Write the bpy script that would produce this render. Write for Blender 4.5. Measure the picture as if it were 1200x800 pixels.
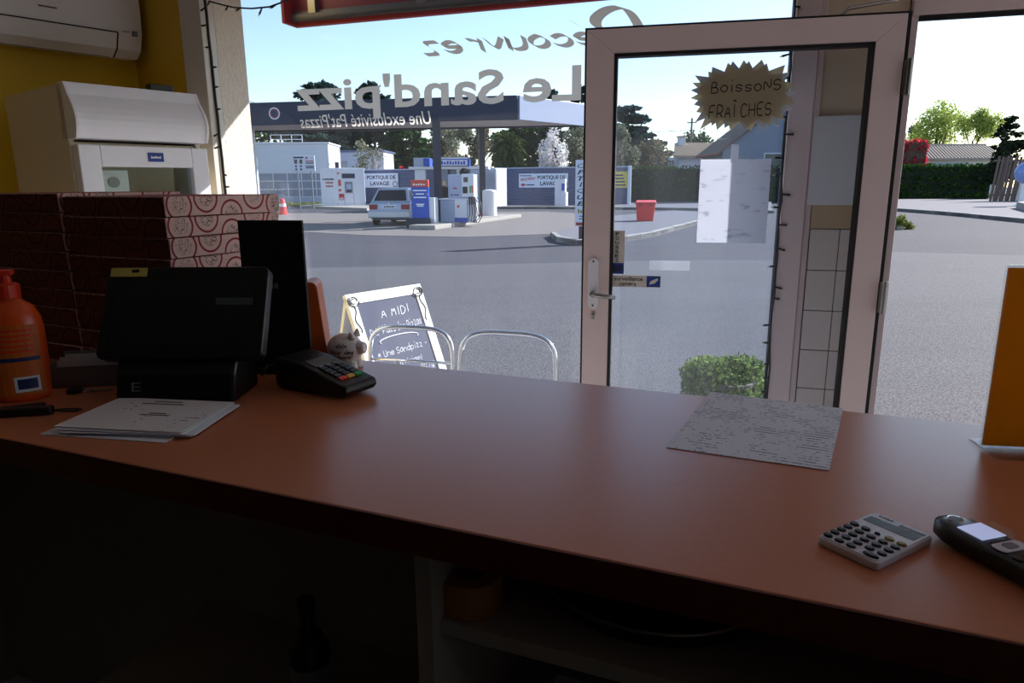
import bpy, math, random
import numpy as np
from mathutils import Vector, Matrix
random.seed(7)
for o in list(bpy.data.objects): bpy.data.objects.remove(o)
SC = bpy.context.scene
COL = SC.collection
PI = math.pi
R = math.radians

# ------------------------------------------------------------------ camera
FPX, PITCH, ROLL, EYE = 815.0, R(12.7), R(0.4), 1.48
_cr, _sr, _cp, _sp = math.cos(ROLL), math.sin(ROLL), math.cos(PITCH), math.sin(PITCH)
RC = Matrix(((1, 0, 0), (0, -_sp, _cp), (0, -_cp, -_sp))) @ Matrix(((_cr, -_sr, 0), (_sr, _cr, 0), (0, 0, 1)))
cam_d = bpy.data.cameras.new('camera')
cam_d.sensor_fit = 'HORIZONTAL'; cam_d.sensor_width = 36; cam_d.lens = FPX / 1200 * 36
cam_d.clip_start = 0.02; cam_d.clip_end = 900
cam = bpy.data.objects.new('camera', cam_d); COL.objects.link(cam)
_r, _u, _b = RC @ Vector((1, 0, 0)), RC @ Vector((0, -1, 0)), RC @ Vector((0, 0, -1))
cam.matrix_world = Matrix(((_r.x, _u.x, _b.x, 0), (_r.y, _u.y, _b.y, 0), (_r.z, _u.z, _b.z, EYE), (0, 0, 0, 1)))
SC.camera = cam

# ------------------------------------------------------------------ sky, sun, exposure
SUN = Vector((0.88 * math.cos(R(29)), 0.475 * math.cos(R(29)), math.sin(R(29)))).normalized()
world = bpy.data.worlds.new('world'); SC.world = world; world.use_nodes = True
wn = world.node_tree.nodes; wl = world.node_tree.links; wn.clear()
sky = wn.new('ShaderNodeTexSky'); sky.sky_type = 'NISHITA'; sky.sun_disc = False
sky.sun_elevation = R(29); sky.sun_rotation = math.atan2(SUN.x, SUN.y)
sky.altitude = 50; sky.air_density = 1.0; sky.dust_density = .35; sky.ozone_density = 1.0
bg = wn.new('ShaderNodeBackground'); bg.inputs['Strength'].default_value = 0.225
wo = wn.new('ShaderNodeOutputWorld')
# thin wisps of cloud
tc = wn.new('ShaderNodeTexCoord'); mp = wn.new('ShaderNodeMapping'); mp.inputs['Scale'].default_value = (2.2, 2.2, 11)
nz = wn.new('ShaderNodeTexNoise'); nz.inputs['Scale'].default_value = 2.4; nz.inputs['Detail'].default_value = 6
rp = wn.new('ShaderNodeValToRGB'); rp.color_ramp.elements[0].position = 0.60; rp.color_ramp.elements[1].position = 0.86
rp.color_ramp.elements[1].color = (0.45, 0.45, 0.45, 1)
mx = wn.new('ShaderNodeMixRGB'); mx.inputs[2].default_value = (5.2, 5.3, 5.5, 1)
wl.new(tc.outputs['Generated'], mp.inputs['Vector']); wl.new(mp.outputs[0], nz.inputs['Vector'])
wl.new(nz.outputs['Fac'], rp.inputs[0]); wl.new(rp.outputs[0], mx.inputs[0])
wl.new(sky.outputs[0], mx.inputs[1]); wl.new(mx.outputs[0], bg.inputs[0]); wl.new(bg.outputs[0], wo.inputs[0])
sl = bpy.data.lights.new('sun', 'SUN'); sl.energy = 9.5; sl.angle = R(0.55); sl.color = (1.0, 0.95, 0.91)
sun = bpy.data.objects.new('sun', sl); COL.objects.link(sun)
sun.rotation_euler = SUN.to_track_quat('Z', 'Y').to_euler(); sun.location = (20, 10, 30)
SC.view_settings.view_transform = 'Standard'; SC.view_settings.look = 'None'
SC.view_settings.gamma = 1; SC.view_settings.use_curve_mapping = False
SC.view_settings.exposure = 0.18

# ------------------------------------------------------------------ pixel -> place helpers
def ray(x, y): return RC @ Vector((x - 600, y - 400, FPX))
def gp(x, y, z=0.0):
    q = ray(x, y); t = (z - EYE) / q.z; return Vector((q.x * t, q.y * t, z))
def atY(x, y, Y):
    q = ray(x, y); t = Y / q.y; return Vector((q.x * t, Y, EYE + q.z * t))

# ------------------------------------------------------------------ materials
def lin(h):
    h = h.lstrip('#'); v = [int(h[i:i + 2], 16) / 255 for i in (0, 2, 4)]
    return tuple((x / 12.92 if x <= .04045 else ((x + .055) / 1.055) ** 2.4) for x in v)
MATS = {}
def mat(name, col, rough=.55, metal=0, var=.12, scale=30, bump=0.0, spec=.5, coords='Object', coat=0):
    if name in MATS: return MATS[name]
    m = bpy.data.materials.new(name); m.use_nodes = True
    n, l = m.node_tree.nodes, m.node_tree.links
    b = n['Principled BSDF']
    c = lin(col) if isinstance(col, str) else col
    t = n.new('ShaderNodeTexCoord'); z = n.new('ShaderNodeTexNoise')
    z.inputs['Scale'].default_value = scale; z.inputs['Detail'].default_value = 5
    l.new(t.outputs[coords], z.inputs['Vector'])
    mixn = n.new('ShaderNodeMixRGB')
    mixn.inputs[1].default_value = tuple(x * (1 - var) for x in c) + (1,)
    mixn.inputs[2].default_value = tuple(min(1, x * (1 + var)) for x in c) + (1,)
    l.new(z.outputs['Fac'], mixn.inputs[0]); l.new(mixn.outputs[0], b.inputs['Base Color'])
    b.inputs['Roughness'].default_value = rough; b.inputs['Metallic'].default_value = metal
    b.inputs['Specular IOR Level'].default_value = spec
    if coat: b.inputs['Coat Weight'].default_value = coat
    if bump:
        bp = n.new('ShaderNodeBump'); bp.inputs['Strength'].default_value = bump; bp.inputs['Distance'].default_value = .01
        l.new(z.outputs['Fac'], bp.inputs['Height']); l.new(bp.outputs[0], b.inputs['Normal'])
    MATS[name] = m; return m
def leafmat(name, c1, c2, trans=.45):
    m = bpy.data.materials.new(name); m.use_nodes = True
    n, l = m.node_tree.nodes, m.node_tree.links; n.clear()
    out = n.new('ShaderNodeOutputMaterial'); d = n.new('ShaderNodeBsdfDiffuse'); tr = n.new('ShaderNodeBsdfTranslucent')
    mx = n.new('ShaderNodeMixShader'); mx.inputs[0].default_value = trans
    g = n.new('ShaderNodeNewGeometry'); r = n.new('ShaderNodeMixRGB')
    r.inputs[1].default_value = lin(c1) + (1,); r.inputs[2].default_value = lin(c2) + (1,)
    l.new(g.outputs['Random Per Island'], r.inputs[0])
    l.new(r.outputs[0], d.inputs[0]); l.new(r.outputs[0], tr.inputs[0])
    l.new(d.outputs[0], mx.inputs[1]); l.new(tr.outputs[0], mx.inputs[2]); l.new(mx.outputs[0], out.inputs[0])
    MATS[name] = m; return m
def glassmat(name, tint=(1, 1, 1), gloss=.06, haze=.02):
    m = bpy.data.materials.new(name); m.use_nodes = True
    n, l = m.node_tree.nodes, m.node_tree.links; n.clear()
    out = n.new('ShaderNodeOutputMaterial'); t = n.new('ShaderNodeBsdfTransparent'); g = n.new('ShaderNodeBsdfGlossy')
    t.inputs[0].default_value = tint + (1,); g.inputs['Roughness'].default_value = .01
    lw = n.new('ShaderNodeLayerWeight'); lw.inputs['Blend'].default_value = .5
    pw = n.new('ShaderNodeMath'); pw.operation = 'POWER'; pw.inputs[1].default_value = 5; l.new(lw.outputs['Facing'], pw.inputs[0])
    fr = n.new('ShaderNodeMath'); fr.operation = 'MULTIPLY_ADD'; fr.inputs[1].default_value = .9; fr.inputs[2].default_value = .018; l.new(pw.outputs[0], fr.inputs[0])
    m1 = n.new('ShaderNodeMixShader'); l.new(fr.outputs[0], m1.inputs[0])
    l.new(t.outputs[0], m1.inputs[1]); l.new(g.outputs[0], m1.inputs[2])
    # a film of dust and wiping streaks
    tcn = n.new('ShaderNodeTexCoord'); mpn = n.new('ShaderNodeMapping'); mpn.inputs['Scale'].default_value = (7, 1, .7)
    nzn = n.new('ShaderNodeTexNoise'); nzn.inputs['Scale'].default_value = 1.6; nzn.inputs['Detail'].default_value = 4
    mul = n.new('ShaderNodeMath'); mul.operation = 'MULTIPLY'; mul.inputs[1].default_value = haze
    l.new(tcn.outputs['Object'], mpn.inputs[0]); l.new(mpn.outputs[0], nzn.inputs['Vector']); l.new(nzn.outputs['Fac'], mul.inputs[0])
    tl = n.new('ShaderNodeBsdfTranslucent'); tl.inputs[0].default_value = (.9, .9, .9, 1)
    m2 = n.new('ShaderNodeMixShader'); l.new(mul.outputs[0], m2.inputs[0]); l.new(m1.outputs[0], m2.inputs[1]); l.new(tl.outputs[0], m2.inputs[2])
    l.new(m2.outputs[0], out.inputs[0]); MATS[name] = m; return m

def node_mat(name, rough=.6):
    m = bpy.data.materials.new(name); m.use_nodes = True; MATS[name] = m
    b = m.node_tree.nodes['Principled BSDF']; b.inputs['Roughness'].default_value = rough
    return m, m.node_tree.nodes, m.node_tree.links, b

# ------------------------------------------------------------------ mesh helpers
class MB:
    def __init__(s): s.v = []; s.f = []; s.M = Matrix()
    def add(s, vs, fs):
        k = len(s.v); s.v += [tuple(s.M @ Vector(p)) for p in vs]; s.f += [tuple(i + k for i in f) for f in fs]; return s
    def box(s, x0, x1, y0, y1, z0, z1):
        return s.add([(x0, y0, z0), (x1, y0, z0), (x1, y1, z0), (x0, y1, z0), (x0, y0, z1), (x1, y0, z1), (x1, y1, z1), (x0, y1, z1)],
                     [(0, 3, 2, 1), (4, 5, 6, 7), (0, 1, 5, 4), (1, 2, 6, 5), (2, 3, 7, 6), (3, 0, 4, 7)])
    def hexa(s, b, t): return s.add(list(b) + list(t), [(0, 3, 2, 1), (4, 5, 6, 7), (0, 1, 5, 4), (1, 2, 6, 5), (2, 3, 7, 6), (3, 0, 4, 7)])
    def prism(s, poly, z0, z1, ax='z'):
        n = len(poly)
        def P(a, b, c): return (a, b, c) if ax == 'z' else ((a, c, b) if ax == 'y' else (c, a, b))
        vs = [P(a, b, z0) for a, b in poly] + [P(a, b, z1) for a, b in poly]
        fs = [tuple(range(n))[::-1], tuple(range(n, 2 * n))] + [(i, (i + 1) % n, n + (i + 1) % n, n + i) for i in range(n)]
        return s.add(vs, fs)
    def tube(s, pts, r, n=8, closed=False):
        pts = [Vector(p) for p in pts]; N = len(pts); rs = r if isinstance(r, (list, tuple)) else [r] * N
        vs = []; prev = None
        for i, p in enumerate(pts):
            a = pts[(i - 1) % N] if (i or closed) else p; b = pts[(i + 1) % N] if (i < N - 1 or closed) else p
            t = (b - a).normalized() if (b - a).length > 1e-9 else Vector((0, 0, 1))
            if prev is None:
                h = Vector((0, 0, 1)) if abs(t.z) < .9 else Vector((1, 0, 0)); u = t.cross(h).normalized()
            else: u = (prev - t * prev.dot(t)).normalized()
            prev = u; w = t.cross(u)
            for k in range(n):
                a_ = 2 * PI * k / n; vs.append(p + (u * math.cos(a_) + w * math.sin(a_)) * rs[i])
        fs = []
        for i in range(N if closed else N - 1):
            for k in range(n):
                a = i * n + k; b = i * n + (k + 1) % n; c = ((i + 1) % N) * n
                fs.append((a, b, c + (k + 1) % n, c + k))
        if not closed: fs += [tuple(range(n))[::-1], tuple(range((N - 1) * n, N * n))]
        return s.add(vs, fs)
    def lathe(s, prof, n=24, c=(0, 0, 0), sy=1.0):
        vs = []; 
        for r, z in prof:
            for k in range(n):
                a = 2 * PI * k / n; vs.append((c[0] + r * math.cos(a), c[1] + r * sy * math.sin(a), c[2] + z))
        fs = []
        for i in range(len(prof) - 1):
            for k in range(n): fs.append((i * n + k, i * n + (k + 1) % n, (i + 1) * n + (k + 1) % n, (i + 1) * n + k))
        fs += [tuple(range(n))[::-1], tuple(range((len(prof) - 1) * n, len(prof) * n))]
        return s.add(vs, fs)
    def ball(s, c, rx, ry=None, rz=None, n=16, m=10):
        ry = ry or rx; rz = rz or rx
        vs = [(c[0], c[1], c[2] - rz)]
        for i in range(1, m):
            t = PI * i / m - PI / 2
            for k in range(n):
                a = 2 * PI * k / n; vs.append((c[0] + rx * math.cos(t) * math.cos(a), c[1] + ry * math.cos(t) * math.sin(a), c[2] + rz * math.sin(t)))
        vs.append((c[0], c[1], c[2] + rz)); L = len(vs) - 1
        fs = [(0, 1 + (k + 1) % n, 1 + k) for k in range(n)]
        for i in range(m - 2):
            for k in range(n): fs.append((1 + i * n + k, 1 + i * n + (k + 1) % n, 1 + (i + 1) * n + (k + 1) % n, 1 + (i + 1) * n + k))
        fs += [(1 + (m - 2) * n + k, 1 + (m - 2) * n + (k + 1) % n, L) for k in range(n)]
        return s.add(vs, fs)
    def build(s, name, m, parent=None, smooth=False, bevel=0, seg=2):
        me = bpy.data.meshes.new(name); me.from_pydata(s.v, [], s.f); me.update()
        return link(name, me, m, parent, smooth, bevel, seg)
def link(name, me, m, parent=None, smooth=False, bevel=0, seg=2):
    o = bpy.data.objects.new(name, me); COL.objects.link(o)
    if m: me.materials.append(MATS[m] if isinstance(m, str) else m)
    if smooth:
        for p in me.polygons: p.use_smooth = True
    if bevel:
        b = o.modifiers.new('bevel', 'BEVEL'); b.width = bevel; b.segments = seg; b.limit_method = 'ANGLE'; b.angle_limit = R(40)
    if parent: o.parent = parent
    return o
def tag(o, label=None, cat=None, group=None, kind=None):
    if label: o['label'] = label
    if cat: o['category'] = cat
    if group: o['group'] = group
    if kind: o['kind'] = kind
    return o
def thing(name, label, cat, loc=(0, 0, 0), rz=0, group=None, kind=None):
    o = bpy.data.objects.new(name, None); COL.objects.link(o); o.empty_display_size = .1
    o.location = loc; o.rotation_euler = (0, 0, rz); return tag(o, label, cat, group, kind)
def copy_tree(o, parent=None):
    c = o.copy(); COL.objects.link(c)
    if parent: c.parent = parent
    for ch in [x for x in bpy.data.objects if x.parent == o]: copy_tree(ch, c)
    return c
def rrect(x0, x1, y0, y1, r, n=5):
    p = []
    for cx, cy, a0 in ((x1 - r, y1 - r, 0), (x0 + r, y1 - r, 90), (x0 + r, y0 + r, 180), (x1 - r, y0 + r, 270)):
        for i in range(n + 1):
            a = R(a0 + 90 * i / n); p.append((cx + r * math.cos(a), cy + r * math.sin(a)))
    return p
# lettering: type and handwriting, both fitted into a rectangle O, O+X, O+Y
def fit(name, vs, fs, m, parent, O, X, Y):
    a = np.array(vs, float); lo = a.min(0); hi = a.max(0); d = np.maximum(hi - lo, 1e-9)
    O, X, Y = Vector(O), Vector(X), Vector(Y)
    pts = [tuple(O + X * ((p[0] - lo[0]) / d[0]) + Y * ((p[1] - lo[1]) / d[1])) for p in a]
    me = bpy.data.meshes.new(name); me.from_pydata(pts, [], fs); me.update()
    return link(name, me, m, parent)
def type_text(name, s, m, parent, O, X, Y, bold=0.0, shear=0.0, space=1.0):
    cu = bpy.data.curves.new('lettering', 'FONT'); cu.body = s; cu.size = 1; cu.offset = bold; cu.shear = shear
    cu.space_character = space; cu.resolution_u = 3
    ob = bpy.data.objects.new('lettering', cu); COL.objects.link(ob)
    bpy.context.view_layer.update()
    me = bpy.data.meshes.new_from_object(ob.evaluated_get(bpy.context.evaluated_depsgraph_get()))
    vs = [(v.co.x, v.co.y) for v in me.vertices]; fs = [tuple(p.vertices) for p in me.polygons]
    bpy.data.objects.remove(ob); bpy.data.curves.remove(cu); bpy.data.meshes.remove(me)
    return fit(name, vs, fs, m, parent, O, X, Y)
def strokes(name, m, parent, O, X, Y, n=6):
    O, X, Y = Vector(O), Vector(X), Vector(Y); N = X.cross(Y).normalized() * .0004; mb = MB()
    for i in range(n):
        a = O + X * ((i + .1) / n); d = X * (.72 / n); h = Y * (1 - .25 * (i % 3 == 1))
        mb.hexa([a, a + d, a + d + h, a + h], [a + N, a + d + N, a + d + h + N, a + h + N])
    return mb.build(name, m, parent)
GL = {'A': '02 28 42|14 34', 'B': '02 08 28 37 36 25 05|25 35 44 43 32 02', 'C': '47 38 18 06 04 12 32 43', 'D': '02 08 28 46 44 22 02', 'E': '48 08 02 42|05 35',
 'F': '48 08 02|05 35', 'H': '02 08|42 48|05 45', 'I': '12 18', 'M': '02 18 24 38 42', 'N': '02 08 42 48', 'O': '28 06 04 22 44 46 28', 'P': '02 08 28 47 45 24 04',
 'R': '02 08 28 47 45 24 04|24 42', 'S': '47 28 07 05 45 43 22 03', 'U': '08 03 12 32 43 48', 'a': '46 16 04 03 12 33 46|46 43 52', 'b': '09 02|05 26 45 43 22 03',
 'c': '45 26 05 03 22 43', 'd': '49 42|45 26 05 03 22 43', 'e': '04 44 45 26 05 03 22 43', 'i': '12 16|18 19', 'l': '19 13 22', 'm': '02 06|05 16 25 22|25 36 45 42',
 'n': '02 06|05 26 45 42', 'o': '26 05 03 22 43 45 26', 'p': '00 06|05 26 45 43 22 03', 'r': '02 06|05 26 36', 's': '45 26 05 14 34 43 22 03', 't': '18 13 22 33|06 36',
 'u': '06 03 12 32 43 46|46 42', 'v': '06 22 46', 'z': '06 46 02 42', '0': '28 06 04 22 44 46 28', '1': '07 18 12', '5': '48 08 05 35 44 43 22 03', '6': '38 06 03 22 43 44 25 04',
 '8': '28 07 35 43 22 03 15 47 28', "'": '19 17', '(': '29 06 04 21', ')': '09 26 24 01', '+': '04 44|26 22', '.': '12 13', '!': '19 14|12 13', '*': '06 44|04 46|27 23', '€': '48 28 06 04 22 42|05 35|04 34', '-': '04 34', ' ': '', 'î': '12 16|07 19 27', 'Î': '12 18|09 1: 29', 'é': '04 44 45 26 05 03 22 43|28 4:', 'y': '06 24|46 10', '/': '02 48', 'x': '06 42|02 46'}
def smooth2(p, k=2):
    for _ in range(k):
        if len(p) < 3: break
        q = [p[0]]
        for a, b in zip(p, p[1:]): q += [(a[0] * .75 + b[0] * .25, a[1] * .75 + b[1] * .25), (a[0] * .25 + b[0] * .75, a[1] * .25 + b[1] * .75)]
        p = q + [p[-1]]
    return p
def hand_text(name, s, m, parent, O, X, Y, w=.28, slant=0.0, nib=None, jitter=.0, k=2, adv=5.6):
    vs, fs = [], []; x = 0; rnd = random.Random(len(s))
    for ch in s:
        g = GL.get(ch, '')
        dy = rnd.uniform(-1, 1) * jitter
        for st in g.split('|'):
            if not st: continue
            p = smooth2([(float(t[0]), float(ord(t[1]) - 48)) for t in st.split()], k)
            p = [(x + a + slant * b, b + dy) for a, b in p]
            base = len(vs)
            for i, q in enumerate(p):
                if nib: nx, ny = nib
                else:
                    a = p[max(0, i - 1)]; b = p[min(len(p) - 1, i + 1)]; tx, ty = b[0] - a[0], b[1] - a[1]; L = math.hypot(tx, ty) or 1
                    nx, ny = -ty / L * w, tx / L * w
                vs += [(q[0] + nx, q[1] + ny), (q[0] - nx, q[1] - ny)]
            fs += [(base + 2 * i, base + 2 * i + 1, base + 2 * i + 3, base + 2 * i + 2) for i in range(len(p) - 1)]
        x += 3.2 if ch in "i'.!1l( )I" else adv
    return fit(name, vs, fs, m, parent, O, X, Y)

# ------------------------------------------------------------------ material library
mat('yellow_paint', '#DCB41C', .6, var=.06, bump=.05, scale=60)
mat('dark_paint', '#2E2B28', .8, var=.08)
mat('dull_white_paint', '#E2DEDC', .7, var=.05)
mat('ceiling_paint', '#E6E2E0', .8, var=.04)
mat('floor_tile', '#CEC8C8', .5, var=.1, scale=6)
mat('plaster', '#C9BBAA', .9, var=.16, scale=55, bump=.9)
mat('alu_frame', '#DCC8C6', .42, var=.04, scale=12)
mat('alu_frame_grey', '#B5ACA0', .42, var=.05, scale=12)
mat('gasket', '#0A0A0C', .6, var=.1)
mat('beige_wall', '#DCC8AE', .7, var=.07, scale=9)
mat('band_beige', '#C4AC8C', .6, var=.06, scale=14)
mat('tile_white', '#DDD2CC', .25, var=.04, scale=8)
mat('joint_dark', '#2E4038', .8)
mat('counter_orange', '#CA7A52', .30, var=.08, scale=160, spec=.8)
mat('counter_edge', '#5A2012', .5, var=.1)
mat('melamine_white', '#A49F98', .5, var=.05)
mat('black_plastic', '#08080A', .38, var=.15)
mat('black_matte', '#060607', .7, var=.15)
mat('dark_navy_plastic', '#15161C', .3, var=.1)
mat('screen_off', '#10131C', .12, var=.3, scale=4)
mat('white_plastic', '#ECE8E8', .4, var=.03)
mat('fridge_white', '#F0EEF2', .35, var=.03)
mat('fridge_side', '#DCCDB4', .5, var=.03)
mat('grey_plastic', '#7E8086', .45, var=.06)
mat('silver_plastic', '#E4E2EA', .32, var=.05)
mat('chrome', '#D8D8DC', .16, metal=1, var=.04)
mat('steel', '#9A9896', .3, metal=1, var=.08)
mat('paper_white', '#E4E4EA', .8, var=.02)
mat('ink_black', '#0C0C10', .7)
mat('ink_grey', '#55555E', .7)
mat('sticker_yellow', '#CDBB5A', .7)
mat('blue_sticker', '#14388C', .4)
mat('sticker_grey', '#CFC8C0', .5)
mat('key_red', '#D8281E', .4); mat('key_yellow', '#E8A428', .4); mat('key_green', '#1E9A4C', .4)
mat('key_dark', '#15161B', .4); mat('key_gold', '#9A8228', .4)
mat('lcd', '#454C4C', .2, var=.03)
mat('solar', '#24161C', .2)
mat('soap_orange', '#E0521A', .3, var=.06); mat('soap_pump', '#D8351A', .35); mat('label_amber', '#C8641E', .5); mat('label_navy', '#1E2A60', .5)
mat('pig_white', '#F2E8E4', .3, var=.03)
mat('terracotta_plastic', '#C25A1C', .4, var=.06)
mat('tape_tan', '#A8703C', .4)
mat('pan_black', '#0B0B0C', .35, var=.1)
mat('asphalt_dark', '#585860', .95, var=.3, scale=240, bump=.3)
mat('kerb_stone', '#948F8A', .9, var=.18, scale=9, bump=.3)
mat('concrete', '#6E6866', .9, var=.14, scale=3, bump=.1)
mat('pavement', '#66646C', .9, var=.14, scale=8, bump=.1)
mat('canopy_navy', '#10173A', .45, var=.05, scale=3)
mat('canopy_sunlit', '#8C98B4', .4, var=.03, scale=3)  # lighter version of the navy: sunlight painted into the side fascia
mat('canopy_soffit', '#E4E0DC', .7, var=.06, scale=2)
mat('column_navy', '#1A2038', .5, var=.06)
mat('column_pale', '#BFC6D6', .5, var=.05)
mat('white_metal', '#DADAE2', .4, var=.03)
mat('pale_blue_metal', '#A4AEC4', .45, var=.04)  # also stands in for shaded white on the second dispenser and wash container
mat('pump_blue', '#1F4CB4', .4); mat('pump_red', '#C84A3A', .45)
mat('orange_strip', '#D8563C', .5)
mat('fence_steel', '#4E5878', .45, metal=.2, var=.08, scale=2)
mat('navy_ink', '#1B2348', .5); mat('red_ink', '#B02030', .5); mat('white_ink', '#EEEEEE', .6)
mat('banner_white', '#D5D9E6', .6, var=.03)
mat('house_white', '#D0D2DA', .8, var=.04); mat('house_grey', '#737B8C', .8, var=.06, scale=2)
mat('roof_tile', '#A8947E', .85, var=.25, scale=5); mat('roof_brown', '#5E4840', .85, var=.2, scale=5); mat('fibre_roof', '#A99C90', .85, var=.2, scale=4)
mat('wall_render', '#D9D6D0', .85, var=.06, scale=2)
mat('window_dark', '#2C3442', .2, var=.2); mat('window_grey', '#77839A', .25, var=.15, scale=1)
mat('car_silver', '#B6BAC6', .3, metal=.35, var=.03); mat('car_glass', '#14181E', .1); mat('tyre', '#17171A', .8)
mat('tail_red', '#8A1420', .3); mat('bin_red', '#E0322C', .4, var=.05)
mat('bark', '#4E4238', .9, var=.25, scale=8); mat('bark_pale', '#8A7C6C', .9, var=.2, scale=8)
mat('wood_weathered', '#6A5A54', .9, var=.2, scale=6)
mat('skin', '#C89878', .6); mat('hair_blond', '#B89A6A', .7, var=.2); mat('jacket_black', '#101014', .8); mat('trouser_blue', '#2A3450', .85)
mat('sign_red', '#8E1016', .4, var=.06); mat('rail_grey', '#6C6A68', .4, metal=.6, var=.1)
mat('board_white', '#EFEDE8', .6, var=.02); mat('slate', '#3A3F58', .75, var=.15, scale=6); mat('chalk', '#E8E8F0', .9)
mat('sphere_blue', '#6E86C0', .3, var=.2, scale=2)
mat('soil', '#3C3026', .95, var=.2); mat('pot_grey', '#6A6660', .8, var=.1)
mat('cable_black', '#0A0B0E', .5); mat('led_clear', '#C9CCB0', .2)
def thincol(name, col, tr):
    m, n, l, b = node_mat(name, .7); b.inputs['Base Color'].default_value = lin(col) + (1,)
    z = noise_node(n, l, n.new('ShaderNodeTexCoord').outputs['Object'], 40, 3); mxc = n.new('ShaderNodeMixRGB'); mxc.inputs[1].default_value = lin(col) + (1,); mxc.inputs[2].default_value = tuple(x * .93 for x in lin(col)) + (1,); l.new(z.outputs['Fac'], mxc.inputs[0]); l.new(mxc.outputs[0], b.inputs['Base Color'])
    t = n.new('ShaderNodeBsdfTranslucent'); l.new(mxc.outputs[0], t.inputs[0])
    x = n.new('ShaderNodeMixShader'); x.inputs[0].default_value = tr; l.new(b.outputs[0], x.inputs[1]); l.new(t.outputs[0], x.inputs[2]); l.new(x.outputs[0], n['Material Output'].inputs[0])
def noise_node(n, l, vec, sc, det=4):
    z = n.new('ShaderNodeTexNoise'); z.inputs['Scale'].default_value = sc; z.inputs['Detail'].default_value = det; l.new(vec, z.inputs['Vector']); return z
thincol('vinyl_taupe', '#DED4C8', .85); thincol('burst_khaki', '#E2D8C0', .75); thincol('sign_yellow', '#EEAE24', .75)
leafmat('leaf_box', '#2E4A1C', '#9AAE6A', .25); leafmat('leaf_cedar', '#1E2E2C', '#3F5450', .15); leafmat('leaf_fir', '#24382A', '#4A6A34', .2)
leafmat('leaf_spring', '#7E9440', '#B4C070', .45); leafmat('leaf_olive', '#5E6450', '#9A9A82', .3); leafmat('leaf_blossom', '#C8C4C4', '#F4F0F0', .3)
leafmat('leaf_hedge', '#1A3016', '#46682C', .2); leafmat('leaf_red', '#8A1E30', '#D84A58', .45); leafmat('leaf_palm', '#26341E', '#4E5C34', .2)
leafmat('leaf_brownish', '#4A4A3A', '#8A7E5E', .3); leafmat('grass', '#4E6028', '#8A8A50', .3); leafmat('leaf_conifer', '#1C2420', '#34402E', .1)
mat('hedge_core', '#14200F', .95)
glassmat('window_glass', (.95, .975, 1.0), haze=.012); glassmat('door_glass', (.94, .965, .99), haze=.018); glassmat('fridge_glass', (.82, .88, .88), haze=.03)
glassmat('acrylic', (.93, .95, .95), haze=.10)

# asphalt of the street: coarse speckle over broad, faint patches
m, n, l, b = node_mat('asphalt', .93)
t = n.new('ShaderNodeTexCoord')
fine = noise_node(n, l, t.outputs['Object'], 75, 3); broad = noise_node(n, l, t.outputs['Object'], .22, 5)
mpx = n.new('ShaderNodeMapping'); mpx.inputs['Scale'].default_value = (.12, 1.4, 1); mpx.inputs['Rotation'].default_value = (0, 0, R(-8)); l.new(t.outputs['Object'], mpx.inputs[0])
streak = noise_node(n, l, mpx.outputs[0], 1.1, 4)
r1 = n.new('ShaderNodeValToRGB'); r1.color_ramp.elements[0].position = .40; r1.color_ramp.elements[1].position = .62
r1.color_ramp.elements[0].color = lin('#2C2B32') + (1,); r1.color_ramp.elements[1].color = lin('#656369') + (1,)
l.new(fine.outputs['Fac'], r1.inputs[0])
r2 = n.new('ShaderNodeMixRGB'); r2.blend_type = 'MULTIPLY'; r2.inputs[0].default_value = .7
rb = n.new('ShaderNodeValToRGB'); rb.color_ramp.elements[0].position = .3; rb.color_ramp.elements[1].position = .7
rb.color_ramp.elements[0].color = (.68, .68, .7, 1); rb.color_ramp.elements[1].color = (1.1, 1.1, 1.1, 1)
ad = n.new('ShaderNodeMath'); ad.operation = 'MULTIPLY_ADD'; ad.inputs[1].default_value = .5
hb = n.new('ShaderNodeMath'); hb.operation = 'MULTIPLY'; hb.inputs[1].default_value = .5
l.new(broad.outputs['Fac'], hb.inputs[0]); l.new(streak.outputs['Fac'], ad.inputs[0]); l.new(hb.outputs[0], ad.inputs[2])
l.new(ad.outputs[0], rb.inputs[0]); l.new(r1.outputs[0], r2.inputs[1]); l.new(rb.outputs[0], r2.inputs[2]); l.new(r2.outputs[0], b.inputs['Base Color'])
bp = n.new('ShaderNodeBump'); bp.inputs['Strength'].default_value = .5; bp.inputs['Distance'].default_value = .01
l.new(fine.outputs['Fac'], bp.inputs['Height']); l.new(bp.outputs[0], b.inputs['Normal'])

MATS['asphalt_old'] = MATS['asphalt'].copy(); MATS['asphalt_old'].name = 'asphalt_old'
for nd in MATS['asphalt_old'].node_tree.nodes:
    if nd.type == 'VALTORGB' and nd.color_ramp.elements[0].color[0] < .3: nd.color_ramp.elements[0].color = lin('#25242D') + (1,); nd.color_ramp.elements[1].color = lin('#484753') + (1,)
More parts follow.
